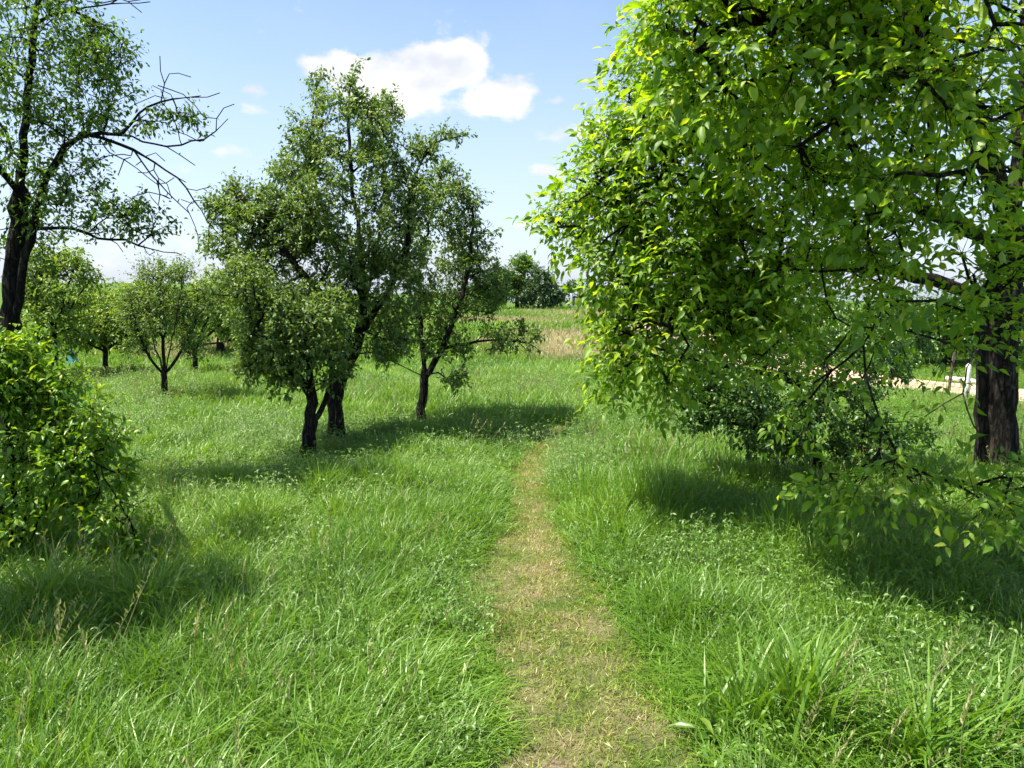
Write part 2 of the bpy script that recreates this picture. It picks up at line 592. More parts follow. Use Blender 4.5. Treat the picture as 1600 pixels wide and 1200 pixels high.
yy = np.linspace(-2.2, pathL[-1, 1], 150)
L_, R_ = path_edges(yy)
wob = .05 * (vnoise(yy * 0, yy, 3.2, 40) - .5)
L_ = L_ - .03 + wob
R_ = R_ + .03 + .05 * (vnoise(yy * 0, yy, 2.7, 41) - .5)
k = np.linspace(0, 1, 13)
X = L_[:, None] * (1 - k) + R_[:, None] * k
Y = np.repeat(yy[:, None], 13, 1)
Z = ground(X, Y) + .006 - .004 * (np.abs(k - .5) > .49)[None]
i = np.arange(X.size).reshape(X.shape)
pm = mesh_from('path', np.stack([X, Y, Z], -1).reshape(-1, 3), [np.stack([i[:-1, :-1], i[:-1, 1:], i[1:, 1:], i[1:, :-1]], -1).reshape(-1, 4)], path_material())
tag(link('path', pm), kind='structure')

# sandy lane along the right edge of the meadow
LANE = [(3.2, 21.5), (5.0, 16.8), (6.6, 13.4), (8.0, 11.5), (10.5, 9.6), (16, 7.5)]
lx = np.array([p[0] for p in LANE])
ly = np.array([p[1] for p in LANE])
tt = np.linspace(0, 1, 80)
tk = np.linspace(0, 1, len(LANE))
cx, cy = np.interp(tt, tk, lx), np.interp(tt, tk, ly)
tx, ty = np.gradient(cx), np.gradient(cy)
ln = np.hypot(tx, ty)
nx_, ny_ = -ty / ln, tx / ln
kk = np.linspace(-.75, .75, 9)
X = cx[:, None] + nx_[:, None] * kk * (1 + .2 * vnoise(cx, cy, 1.2, 50)[:, None])
Y = cy[:, None] + ny_[:, None] * kk
Z = ground(X, Y) + .02
i = np.arange(X.size).reshape(X.shape)
lm = mesh_from('dirt_lane', np.stack([X, Y, Z], -1).reshape(-1, 3), [np.stack([i[:-1, :-1], i[1:, :-1], i[1:, 1:], i[:-1, 1:]], -1).reshape(-1, 4)], MAT['sand'])
tag(link('dirt_lane', lm), kind='structure')


def on_lane(x, y):
    d = np.full(np.shape(x), 1e9)
    for a, b in zip(cx[::2], cy[::2]):
        d = np.minimum(d, np.hypot(x - a, y - b))
    return d < .8


# ------------------------------------------------------------------ tree machinery
def resample(P, step):
    P = np.asarray(P, float)
    seg = np.linalg.norm(np.diff(P, axis=0), axis=1)
    s_ = np.concatenate([[0], np.cumsum(seg)])
    n = max(2, int(s_[-1] / step) + 1)
    q = np.linspace(0, s_[-1], n)
    # gentle smoothing through Catmull-like interpolation
    out = np.stack([np.interp(q, s_, P[:, i]) for i in range(3)], 1)
    for _ in range(2):
        out[1:-1] = .25 * out[:-2] + .5 * out[1:-1] + .25 * out[2:]
    return out


class Skeleton:
    def __init__(self, step=.12, seed=1):
        self.P, self.par, self.dir, self.stem = [], [], [], []
        self.step = step
        self.r = np.random.default_rng(seed)

    def add(self, p, par, stem=-1):
        self.P.append(np.asarray(p, float))
        self.par.append(par)
        d = np.array([0, 0, 1.]) if par < 0 else self.P[-1] - self.P[par]
        self.dir.append(d / max(np.linalg.norm(d), 1e-6))
        self.stem.append(stem)
        return len(self.P) - 1

    def add_stem(self, pts, sid, jit=.007):
        pts = resample(pts, self.step)
        pts[1:] += self.r.normal(0, jit, pts[1:].shape)
        if self.P:
            d = np.linalg.norm(np.array(self.P) - pts[0], axis=1)
            par = int(np.argmin(d))
        else:
            par = self.add(pts[0], -1, sid)
        for p in pts[1:]:
            par = self.add(p, par, sid)
        return par

    def grow(self, A, bend=.35, up=.06, jit=.02, ang=.7, lim=None):
        """join every attractor point to the skeleton with a bent twig; returns tip node ids."""
        P0 = np.array(self.P)
        D = np.array([np.min(np.linalg.norm(P0 - a, axis=1)) for a in A])
        order = np.argsort(D)
        tips = np.full(len(A), -1, int)
        n0 = len(self.P)
        cap = n0 + 60 * len(A)
        PA = np.zeros((cap, 3))
        DA = np.zeros((cap, 3))
        PA[:n0] = P0
        DA[:n0] = np.array(self.dir)
        n = n0
        for ia in order:
            a = A[ia]
            v = a - PA[:n]
            d = np.linalg.norm(v, axis=1)
            c = np.einsum('ij,ij->i', v, DA[:n]) / np.maximum(d, 1e-6)
            cost = d * (1 + ang * (1 - c))
            j = int(np.argmin(cost))
            L = d[j]
            m = max(1, int(round(L / self.step)))
            p0, p2 = PA[j], a
            p1 = p0 + DA[j] * L * bend + (p2 - p0) * .3 + np.array([0, 0, L * up])
            par = j
            ts = np.arange(1, m + 1) / m
            Q = ((1 - ts) ** 2)[:, None] * p0 + (2 * ts * (1 - ts))[:, None] * p1 + (ts ** 2)[:, None] * p2
            Q[:-1] += self.r.normal(0, jit * min(1, L), Q[:-1].shape)
            for q in Q:
                if n >= cap:
                    break
                par = self.add(q, par)
                PA[n] = self.P[-1]
                DA[n] = self.dir[-1]
                n += 1
            tips[ia] = par
        return tips

    def finish(self, root_r, tip_r, power=2.2):
        n = len(self.P)
        w = np.zeros(n)
        kids = [[] for _ in range(n)]
        for i_, p in enumerate(self.par):
            if p >= 0:
                kids[p].append(i_)
        for i_ in range(n - 1, -1, -1):
            w[i_] = max(1.0, w[i_])
            if self.par[i_] >= 0:
                w[self.par[i_]] += w[i_]
        self.w = w
        f = (w / w[0]) ** (1 / power)
        self.rad = tip_r + (root_r - tip_r) * np.clip((f - w.min() / w[0]), 0, 1)
        self.rad = np.maximum(self.rad, tip_r)
        # chains
        chains = []
        start = [(0, None)]
        while start:
            node, frm = start.pop()
            ch = [] if frm is None else [frm]
            cur = node
            while True:
                ch.append(cur)
                ks = kids[cur]
                if not ks:
                    break
                same = [k_ for k_ in ks if self.stem[k_] == self.stem[cur] and self.stem[cur] >= 0]
                best = same[0] if same else max(ks, key=lambda k_: w[k_])
                for k_ in ks:
                    if k_ != best:
                        start.append((k_, cur))
                cur = best
            chains.append(ch)
        return chains


def tube(P, R, n, rough=0.0, r=None):
    """one closed tapering tube along P with radii R; returns verts, faces(list)"""
    P = np.asarray(P, float)
    m = len(P)
    T = np.gradient(P, axis=0) if m > 2 else np.repeat((P[-1] - P[0])[None], m, 0)
    T = nrm(T)
    ref = np.array([1., 0, 0]) if abs(T[0, 0]) < .8 else np.array([0, 1., 0])
    U = np.zeros_like(P)
    u = ref - T[0] * np.dot(ref, T[0])
    for i_ in range(m):
        u = u - T[i_] * np.dot(u, T[i_])
        u = u / max(np.linalg.norm(u), 1e-9)
        U[i_] = u
    V = np.cross(T, U)
    a = np.linspace(0, 2 * math.pi, n, endpoint=False)
    RR = np.repeat(np.asarray(R)[:, None], n, 1)
    if rough and r is not None:
        RR = RR * (1 + rough * r.normal(0, 1, n)[None] + .5 * rough * r.normal(0, 1, (m, n)))
    ring = P[:, None] + RR[..., None] * (np.cos(a)[None, :, None] * U[:, None] + np.sin(a)[None, :, None] * V[:, None])
    v = np.concatenate([ring.reshape(-1, 3), P[:1], P[-1:] + T[-1:] * R[-1]])
    i_ = np.arange(m * n).reshape(m, n)
    j = np.roll(i_, -1, 1)
    q = np.stack([i_[:-1], j[:-1], j[1:], i_[1:]], -1).reshape(-1, 4)
    c0 = np.stack([j[0], i_[0], np.full(n, m * n)], -1)
    c1 = np.stack([i_[-1], j[-1], np.full(n, m * n + 1)], -1)
    return v, q, np.concatenate([c0, c1])


class Bag:
    def __init__(self):
        self.v, self.f4, self.f3, self.n = [], [], [], 0

    def add(self, v, q=None, t=None):
        self.v.append(v)
        if q is not None and len(q):
            self.f4.append(np.asarray(q) + self.n)
        if t is not None and len(t):
            self.f3.append(np.asarray(t) + self.n)
        self.n += len(v)

    def mesh(self, name, mat, origin=None, sm=True):
        v = np.concatenate(self.v)
        if origin is not None:
            v = v - origin
        fs = []
        if self.f4:
            fs.append(np.concatenate(self.f4))
        if self.f3:
            fs.append(np.concatenate(self.f3))
        return mesh_from(name, v, fs, mat, sm)


def leaf_template(rows=4, fold=.18, droop=.25, shape=(0, .62, 1, .78, .35, 0), wave=0.0):
    """unit leaf along +x, width 1 (half .5) along y, normal z."""
    ts = np.linspace(0, 1, rows + 1)
    wd = np.interp(ts, np.linspace(0, 1, len(shape)), shape) * .5
    v = [(0, 0, 0)]
    for i_ in range(1, rows):
        z = -droop * ts[i_] ** 2
        wv = wave * math.sin(i_ * 2.3)
        v += [(ts[i_], -wd[i_], z + fold * wd[i_] + wv), (ts[i_], 0, z), (ts[i_], wd[i_], z + fold * wd[i_] - wv)]
    v.append((1, 0, -droop))
    f = [(0, 1, 2), (0, 2, 3)]
    for i_ in range(rows - 2):
        a = 1 + 3 * i_
        b = a + 3
        f += [(a, b, b + 1), (a, b + 1, a + 1), (a + 1, b + 1, b + 2), (a + 1, b + 2, a + 2)]
    a = 1 + 3 * (rows - 2)
    e = len(v) - 1
    f += [(a, e, a + 1), (a + 1, e, a + 2)]
    return np.array(v, float), np.array(f, int)


T_OVAL = leaf_template(4, .25, .28)
T_OVAL_LO = leaf_template(3, .3, .25, (0, .8, 1, .55, 0))
T_BIG = leaf_template(6, .28, .32, (0, .55, .92, 1, .86, .5, 0), .012)


def frame(axis, normal):
    x = nrm(axis)
    z = nrm(normal - x * np.sum(normal * x, -1, keepdims=True))
    y = np.cross(z, x)
    return x, y, z


def bake_leaves(Lf, tmpl):
    v, f = tmpl
    pos, ax, no, ln_, wd = Lf
    x, y, z = frame(ax, no)
    V = pos[:, None] + (v[None, :, :1] * ln_[:, None, None]) * x[:, None] + (v[None, :, 1:2] * wd[:, None, None]) * y[:, None] + (v[None, :, 2:3] * ln_[:, None, None]) * z[:, None]
    F = f[None] + (np.arange(len(pos)) * len(v))[:, None, None]
    return V.reshape(-1, 3), F.reshape(-1, 3)


def simple_leaves(r, tips, dirs, shoots=4, per=7, shoot_len=.16, size=(.04, .06), ratio=.55, up=.35, droop=.35, spread=.9):
    """clusters of alternate leaves on short shoots around tips"""
    n = len(tips)
    K = shoots
    sd = nrm(dirs[:, None] * .7 + r.normal(0, spread, (n, K, 3)) + np.array([0, 0, up]))
    sl = shoot_len * r.uniform(.5, 1.25, (n, K, 1))
    t = np.linspace(.12, 1.0, per)[None, None, :, None]
    base = tips[:, None, None] + sd[:, :, None] * sl[:, :, None] * t
    side = nrm(r.normal(0, 1, (n, K, per, 3)))
    ax = nrm(sd[:, :, None] * .55 + side * .8 + np.array([0, 0, -droop]))
    no = nrm(np.array([0, 0, 1.]) + r.normal(0, .55, ax.shape))
    ln_ = r.uniform(size[0], size[1], (n, K, per)) * (1 - .25 * (t[..., 0] > .85))
    pos = base + ax * .012
    m = n * K * per
    return pos.reshape(m, 3), ax.reshape(m, 3), no.reshape(m, 3), ln_.reshape(m), (ln_ * ratio * r.uniform(.85, 1.15, ln_.shape)).reshape(m), (tips[:, None] + 0 * sd, tips[:, None] + sd * sl)


def walnut_leaves(r, tips, dirs, K=4, size=(.075, .125)):
    """pinnate leaves: K rachises per tip, two or three pairs of leaflets and a larger end leaflet"""
    n = len(tips)
    per = 7
    sd = nrm(dirs[:, None] * .75 + r.normal(0, .75, (n, K, 3)) + np.array([0, 0, .12]))
    sl = r.uniform(.17, .30, (n, K, 1))
    t = np.array([.34, .36, .6, .62, .85, .87, 1.0])[None, None, :, None]
    sag = np.array([0, 0, -1.]) * (.06 * (t ** 2))
    base = tips[:, None, None] + sd[:, :, None] * sl[:, :, None] * t + sag
    upv = nrm(np.array([-.12, -.15, 1.]) + r.normal(0, .4, (n, K, 3)))
    lat = nrm(np.cross(sd, upv))
    sg = np.array([1, -1, 1, -1, 1, -1, 0.])[None, None, :, None]
    fw = np.array([.45, .45, .55, .55, .7, .7, 1.])[None, None, :, None]
    ax = nrm(sd[:, :, None] * fw + lat[:, :, None] * sg + np.array([0, 0, -.25]) + r.normal(0, .28, (n, K, per, 3)))
    no = nrm(upv[:, :, None] + r.normal(0, .42, ax.shape))
    sz = np.array([.72, .72, .9, .9, 1.05, 1.05, 1.2])[None, None]
    ln_ = r.uniform(size[0], size[1], (n, K, 1)) * sz * r.uniform(.85, 1.15, (n, K, per))
    m = n * K * per
    return base.reshape(m, 3), ax.reshape(m, 3), no.reshape(m, 3), ln_.reshape(m), (ln_ * r.uniform(.46, .64, ln_.shape)).reshape(m), (tips[:, None] + 0 * sd, base[:, :, -1])


def shoots_bag(bag, a, b, rad=.0022):
    """thin three-sided shoots from a to b (arrays n,3)"""
    a, b = a.reshape(-1, 3), b.reshape(-1, 3)
    d = nrm(b - a)
    u = nrm(np.cross(d, np.array([.31, .2, .93])))
    w = np.cross(d, u)
    n = len(a)
    v = np.empty((n, 4, 3))
    for k_ in range(3):
        th = k_ * 2.0944
        v[:, k_] = a + rad * (math.cos(th) * u + math.sin(th) * w)
    v[:, 3] = b
    f = np.array([(0, 1, 3), (1, 2, 3), (2, 0, 3)])[None] + (np.arange(n) * 4)[:, None, None]
    bag.add(v.reshape(-1, 3), None, f.reshape(-1, 3))


def project(p):
    d = p - CAM
    cy_, sy_ = math.cos(PITCH), math.sin(PITCH)
    zc = d[:, 1] * cy_ - d[:, 2] * sy_
    yc = d[:, 1] * sy_ + d[:, 2] * cy_
    zc_ = np.where(zc < .1, .1, zc)
    return 800 + FPX * d[:, 0] / zc_, 600 - FPX * yc / zc_, zc


def blob_points(r, blobs, shell=.35):
    """random points in ellipsoids: (centre, (rx,ry,rz), n); denser to the outside"""
    out = []
    for c, rad, n in blobs:
        d = nrm(r.normal(0, 1, (n, 3)))
        q = r.uniform(shell ** 3, 1, (n, 1)) ** (1 / 3)
        out.append(np.asarray(c) + d * q * np.asarray(rad))
    return np.concatenate(out)


def clumps(A, scale, seed):
    a = vnoise(A[:, 0] + 31 * .37, A[:, 1] * .6 + A[:, 2], scale, seed)
    b = vnoise(A[:, 1] + 17.3, A[:, 2] - A[:, 0] * .5, scale, seed + 3)
    c = vnoise(A[:, 0] - A[:, 1], A[:, 2] + 5.1, scale * 1.3, seed + 5)
    return (a + b + c) / 3


def build_tree(name, label, cat, stems, blobs, root_r, leaf, bark, leaf_m, tmpl, seed=1, group=None, step=.12, tip_r=.003,
               limb_min=.018, max_limbs=14, leaf_fn=simple_leaves, leaf_kw=None, bare=None, leaf_parts=0, shell=.3, power=1.75, sides=(12, 6, 3),
               grow_kw=None, keep=None, rough=.05, shoot_r=.0022, stem_cap=None, gap=.38, gap_scale=2.6):
    r = np.random.default_rng(seed)
    base = np.array(stems[0][0], float)
    root = empty(name, base, label, cat, group)
    sk = Skeleton(step, seed)
    for i_, st in enumerate(stems):
        sk.add_stem(st, i_)
    A = blob_points(r, blobs, shell)
    if keep is not None:
        A = A[keep(A)]
    A = A[clumps(A, gap_scale, seed) + r.normal(0, .05, len(A)) > gap]
    A = A[A[:, 2] > ground(A[:, 0], A[:, 1]) + .25]
    nl = len(A)
    if bare is not None and len(bare):
        A = np.concatenate([A, bare])
    tips = sk.grow(A, **(grow_kw or {}))
    chains = sk.finish(root_r, tip_r, power)
    P = np.array(sk.P)
    Rr = sk.rad.copy()
    if stem_cap:
        lim = np.full(len(P), 9.)
        for i_ in range(len(P)):
            p_ = sk.par[i_]
            l0 = lim[p_] if p_ >= 0 else 9.
            lim[i_] = min(l0, stem_cap.get(sk.stem[i_], 9.))
        Rr = np.minimum(Rr, lim)
    # root flare
    hgt = P[:, 2] - base[2]
    Rr = Rr * (1 + .55 * np.exp(-np.clip(hgt, 0, None) / .12) * (Rr > root_r * .5))
    tw = Bag()
    limbs = 0
    info = sorted(chains, key=lambda c: -Rr[c[min(1, len(c) - 1)]])
    for ci, ch in enumerate(info):
        if len(ch) < 2:
            continue
        pp, rr = P[ch], Rr[ch].copy()
        if ci > 0:
            rr[0] = min(rr[0], rr[1] * 1.25)
        big = rr[min(1, len(rr) - 1)]
        if ci == 0:
            pp = pp.copy()
            pp[0, 2] -= .12
            b = Bag()
            b.add(*tube(pp, rr, max(sides[0], 10), rough, r))
            link('trunk', b.mesh('trunk', bark, base), root)
        elif big >= limb_min and limbs < max_limbs:
            b = Bag()
            b.add(*tube(pp, rr, sides[1] + 2, rough, r))
            link('limb', b.mesh('limb', bark, base), root)
            limbs += 1
        else:
            tw.add(*tube(pp, rr, sides[1] if big > .008 else sides[2]))
    tp = P[tips[:nl]]
    td = np.array(sk.dir)[tips[:nl]]
    *Lf, sh = leaf_fn(r, tp, td, **(leaf_kw or {}))
    if shoot_r:
        shoots_bag(tw, sh[0], sh[1], shoot_r)
    if tw.n:
        tag(link('twigs', tw.mesh('twigs', bark, base), root), kind='stuff')
    Lf = [np.asarray(q) for q in Lf]
    ok = Lf[0][:, 2] > ground(Lf[0][:, 0], Lf[0][:, 1]) + .06
    Lf = [q[ok] for q in Lf]
    sel = np.zeros(len(Lf[0]), bool)
    if leaf_parts:
        px_, py_, zc = project(Lf[0] + nrm(Lf[1]) * Lf[3][:, None] * .5)
        inside = (px_ > 4) & (px_ < 1596) & (py_ > 4) & (py_ < 1196) & (zc > .3)
        view = nrm(Lf[0] - CAM)
        x, y, z = frame(Lf[1], Lf[2])
        facing = .35 + .65 * np.abs(np.sum(view * z, -1))
        sc = np.where(inside, Lf[3] / np.maximum(zc, .3) * facing, -1)
        # spread the picks: the largest of every small window of the picture first, so that what is chosen is in front
        order = np.argsort(-sc)
        cell = {}
        pick = []
        for j in order:
            if sc[j] <= 0:
                break
            key = (int(px_[j] // 14), int(py_[j] // 14))
            if cell.get(key, 0) >= 1:
                continue
            cell[key] = 1
            pick.append(j)
            if len(pick) >= leaf_parts:
                break
        sel[pick] = True
        tv, tf = T_BIG if leaf_fn is walnut_leaves else T_OVAL
        shared = []
        for q in range(4):
            vv = tv.copy()
            vv[:, 1] *= (.46, .5, .54, .6)[q]
            vv[:, 2] *= (1.0, 1.3, .7, 1.1)[q]
            shared.append(mesh_from('leaf', vv, [tf], leaf_m))
        from mathutils import Matrix
        for j in pick:
            o = bpy.data.objects.new('leaf', shared[j % 4])
            COL.objects.link(o)
            o.parent = root
            Mx = np.eye(4)
            Mx[:3, 0], Mx[:3, 1], Mx[:3, 2] = x[j] * Lf[3][j], y[j] * Lf[3][j], z[j] * Lf[3][j]
            Mx[:3, 3] = Lf[0][j] - base
            o.matrix_local = Matrix(Mx.tolist())
    rest = [q[~sel] for q in Lf]
    V, F = bake_leaves(rest, tmpl)
    tag(link('foliage', mesh_from('foliage', V - base, [F], leaf_m), root), kind='stuff')
    return root, len(Lf[0])


def B(px, py, Y, rx, n, rz=None, ry=None):
    return (at(px, py, Y), (rx, ry or rx, rz or rx), n)


COUNT = {}


def window(A, x0, x1, y0, y1):
    x, y, z = project(A)
    return (x > x0) & (x < x1) & (y > y0) & (y < y1)



# ------------------------------------------------------------------ walnut tree on the right
wb = G(1560, 748)
wy = wb[1]
stems = [
    [wb, at(1556, 640, wy), at(1560, 520, wy), at(1575, 400, wy), at(1590, 260, wy + .1), at(1600, 90, wy + .1), at(1590, -180, wy), at(1600, -420, wy)],
    [at(1570, 430, wy), at(1480, 300, wy - .4), at(1400, 190, wy - .7), at(1330, 130, wy - 1.0), at(1230, 60, wy - 1.3), at(1150, 0, wy - 1.6)],
    [at(1575, 390, wy), at(1450, 330, wy - .5), at(1340, 270, wy - .9), at(1200, 230, wy - 1.5), at(1050, 230, wy - 1.6), at(950, 270, wy - 1.5)],
    [at(1560, 470, wy), at(1430, 430, wy - .2), at(1280, 400, wy - 1.1), at(1130, 440, wy - 1.6), at(1050, 520, wy - 1.6)],
    [at(1565, 500, wy), at(1540, 420, wy - .9), at(1480, 390, wy - 1.8), at(1400, 440, wy - 2.3), at(1350, 540, wy - 2.5)],
    [at(1580, 350, wy), at(1520, 180, wy - 1.9), at(1420, 60, wy - 2.9), at(1330, 30, wy - 2.9), at(1220, 20, wy - 2.9), at(1110, 50, wy - 3.0)],
    [at(1420, 60, wy - 2.9), np.array([1.9, 3.5, 3.1]), np.array([1.5, 3.2, 3.3]), np.array([1.0, 3.1, 3.35])],  # unseen limb, added to carry the overhead shade clumps
    [at(1548, 520, wy), at(1515, 560, wy - .7), at(1500, 600, wy - .9), at(1499, 640, wy - 1.0), at(1516, 668, wy - 1.1), at(1540, 690, wy - 1.1)],
    [at(1500, 610, wy - .9), at(1470, 628, wy - 1.0), at(1448, 650, wy - 1.0)],
    [at(1590, 260, wy), at(1720, 120, wy - .6), at(1900, 60, wy - 1.2)],
    [at(1590, 200, wy), at(1640, 60, wy + 1.0), at(1600, -40, wy + 1.9)],
]
blobs = [
    B(1560, 120, wy, 1.2, 50), B(1560, -200, wy, 1.5, 40), B(1850, 60, wy - .8, 1.5, 60), B(1800, -250, wy + .5, 1.4, 30), B(1650, 0, wy + 1.6, 1.2, 30),
    B(1250, 60, wy - 2.6, .6, 80), B(1135, 80, wy - 3.0, .30, 44), B(1070, 20, wy - 3.0, .16, 16), B(1105, 200, wy - 1.9, .44, 64), B(1000, 240, wy - 1.6, .28, 40), B(930, 285, wy - 1.4, .18, 18), B(885, 345, wy - 1.3, .16, 16, .12), B(985, 150, wy - 1.4, .10, 8, .08), B(1020, 95, wy - 2.4, .08, 6, .08), B(1035, 160, wy - 1.9, .22, 26, .14), B(955, 225, wy - 1.6, .14, 12, .09),
    B(960, 340, wy - 1.6, .27, 42), B(1080, 350, wy - 1.8, .44, 84), B(1200, 300, wy - 1.9, .54, 84), B(965, 440, wy - 1.6, .17, 15), B(1010, 490, wy - 1.7, .27, 36), B(965, 565, wy - 1.6, .14, 14), B(1040, 565, wy - 1.6, .19, 18), B(1065, 445, wy - 1.7, .38, 56), B(1150, 430, wy - 1.9, .36, 50), B(1180, 510, wy - 1.9, .28, 28),
    B(1330, 200, wy - 2.4, .6, 80), B(1250, 420, wy - 1.8, .45, 54), B(1370, 380, wy - 2.8, .42, 46), B(1430, 240, wy - 3.2, .45, 50), B(1520, 320, wy - 3.2, .38, 34), B(1350, 110, wy - 3.0, .5, 74), B(1500, 60, wy - 3.3, .55, 70), B(1250, 0, wy - 3.0, .4, 50),
    B(1450, 450, wy - 2.8, .36, 64), B(1550, 420, wy - 2.9, .26, 34), B(1490, 510, wy - 2.6, .2, 20, .12), B(1345, 520, wy - 2.3, .30, 32), B(1290, 600, wy - 2.4, .2, 9), B(1400, 735, wy - 2.9, .2, 10, .11), B(1545, 770, wy - 3.1, .2, 16, .10), B(1320, 745, wy - 2.6, .15, 6, .10), B(1470, 545, wy - 2.4, .14, 7, .08),
    (np.array([.95, 3.2, 3.3]), (.35, .4, .2), 34), (np.array([1.5, 3.0, 3.3]), (.45, .5, .25), 34), (np.array([1.9, 2.5, 3.1]), (.5, .5, .3), 36), (np.array([2.6, 2.7, 3.0]), (.6, .6, .4), 34), (np.array([1.2, 2.6, 3.3]), (.4, .4, .2), 34),  # unseen overhead clumps, added to shade the grass at lower right
    (np.array([4.2, 4.2, 3.2]), (1.1, .9, .9), 50), (np.array([6.2, 6.3, 3.4]), (1.2, 1.3, 1.2), 50), (np.array([4.8, 8.6, 3.9]), (1.2, 1.0, 1.2), 30),
]
_, COUNT['walnut'] = build_tree('walnut_tree', 'large walnut tree with broad bright leaves and a thick furrowed trunk beside the lane', 'tree', stems, blobs, .15, None, MAT['walnut_bark'], MAT['walnut_leaf'], T_OVAL, seed=11, step=.14,
                                limb_min=.024, max_limbs=16, leaf_fn=walnut_leaves, leaf_kw=dict(K=5, size=(.038, .068)), leaf_parts=300, gap=.385, gap_scale=2.3, keep=lambda A: ~window(A, 1400, 1524, 575, 690) & ~(window(A, 1525, 1610, 520, 690) & (A[:, 1] < wy - .3)), stem_cap={4: .006, 7: .006, 8: .004}, power=1.65, sides=(36, 8, 4), rough=.035, tip_r=.004)

# ------------------------------------------------------------------ plum tree under the walnut
pb = G(1284, 765)
py0 = pb[1]
stems = [[pb, at(1272, 700, py0), at(1255, 640, py0), at(1240, 570, py0), at(1225, 500, py0 + .1), at(1215, 440, py0 + .1)],
         [at(1264, 670, py0), at(1310, 600, py0 + .2), at(1350, 540, py0 + .3), at(1380, 490, py0 + .3)],
         [at(1245, 600, py0), at(1190, 580, py0 - .1), at(1130, 570, py0 - .2), at(1075, 560, py0 - .2)],
         [at(1268, 690, py0), at(1200, 668, py0 - .2), at(1130, 662, py0 - .3), at(1068, 658, py0 - .3)]]
blobs = [B(1230, 520, py0, .55, 110, .4), B(1150, 560, py0 - .1, .46, 95, .36), B(1340, 540, py0 + .2, .5, 95, .38), B(1410, 580, py0 + .3, .38, 55), B(1080, 590, py0 - .2, .26, 36, .2), B(1180, 640, py0 - .3, .40, 90, .2), B(1110, 620, py0 - .3, .3, 50, .16), B(1210, 690, py0 - .2, .34, 60, .13), B(1345, 700, py0 - .1, .3, 44, .13), B(1300, 640, py0, .34, 55), B(1375, 660, py0 + .1, .3, 40, .22), B(1420, 690, py0 + .1, .2, 18, .14), B(1090, 660, py0 - .3, .12, 8, .03), B(1150, 470, py0, .35, 50), B(1060, 530, py0, .22, 24, .2)]
build_tree('plum_tree', 'small dark plum tree with a thin leaning trunk under the walnut boughs', 'tree', stems, blobs, .05, None, MAT['apple_bark'], MAT['plum_leaf'], T_OVAL, seed=12, step=.08, leaf_kw=dict(shoots=4, per=7, shoot_len=.13, size=(.035, .052)), tip_r=.0025, limb_min=.013, keep=lambda A: ~window(A, 1425, 1530, 560, 650))

# ------------------------------------------------------------------ the three orchard trees in the middle
b1 = G(477, 722)
y1 = b1[1]
stems = [[b1, at(482, 685, y1), at(487, 650, y1), at(487, 610, y1), at(480, 560, y1 - .1), at(470, 500, y1 - .2), at(455, 450, y1 - .2)],
         [at(487, 662, y1), at(508, 632, y1 + .1), at(518, 600, y1 + .2), at(520, 560, y1 + .2), at(500, 500, y1 + .1)],
         [at(485, 610, y1), at(440, 560, y1 - .1), at(400, 510, y1 - .2)]]
blobs = [B(460, 520, y1 - .1, .48, 125, .42), B(385, 450, y1 - .2, .3, 36, .26), B(420, 510, y1 - .2, .36, 66, .3), B(500, 500, y1, .32, 44), B(405, 565, y1 - .1, .24, 30, .2), B(445, 600, y1 - .1, .16, 14, .14), B(510, 560, y1, .3, 40)]
build_tree('apple_tree', 'small apple tree with a low forked trunk in front of the tallest apple tree', 'tree', stems, blobs, .062, None, MAT['apple_bark'], MAT['apple_leaf'], T_OVAL, seed=21, gap=.39, gap_scale=2.9, group='fruit trees in the meadow', step=.09,
           leaf_kw=dict(shoots=5, per=9, shoot_len=.15, size=(.034, .056), up=.55, spread=.8), tip_r=.0025, limb_min=.014)

b2 = G(528, 690)
y2 = b2[1]
stems = [[b2, at(526, 655, y2), at(520, 625, y2), at(530, 595, y2), at(546, 565, y2), at(562, 520, y2), at(572, 460, y2), at(565, 380, y2 + .1), at(550, 300, y2 + .1), at(545, 200, y2 + .1), at(545, 140, y2)],
         [at(560, 525, y2), at(610, 450, y2 - .1), at(640, 380, y2 - .1), at(640, 300, y2 - .1), at(660, 240, y2), at(690, 215, y2), at(725, 212, y2)],
         [at(555, 545, y2), at(510, 470, y2 - .3), at(450, 400, y2 - .5), at(400, 340, y2 - .5), at(370, 300, y2 - .5)],
         [at(570, 470, y2), at(520, 380, y2 + .2), at(490, 280, y2 + .2), at(490, 190, y2 + .2), at(495, 135, y2 + .2)],
         [at(565, 500, y2), at(590, 380, y2 + .4), at(600, 280, y2 + .5), at(590, 180, y2 + .4)]]
blobs = [B(545, 330, y2, .85, 200, .8), B(540, 220, y2, .55, 110, .45), B(550, 150, y2, .10, 14, .26), B(495, 150, y2 + .2, .06, 10, .28), B(520, 180, y2, .24, 20, .25), B(590, 190, y2 + .3, .25, 24, .25), B(450, 350, y2 - .4, .55, 100, .38), B(390, 340, y2 - .4, .30, 34, .22), B(370, 300, y2 - .4, .12, 9, .1), B(430, 430, y2 - .4, .5, 80, .4), B(622, 320, y2 - .1, .34, 56, .46), B(610, 430, y2, .42, 66, .36), B(560, 450, y2, .6, 100, .5), B(660, 235, y2, .2, 15, .12), B(705, 214, y2, .14, 5, .04), B(470, 270, y2, .28, 30, .22), B(360, 390, y2 - .3, .28, 34, .22), B(345, 330, y2 - .4, .14, 12, .12), B(600, 540, y2, .3, 34, .2)]
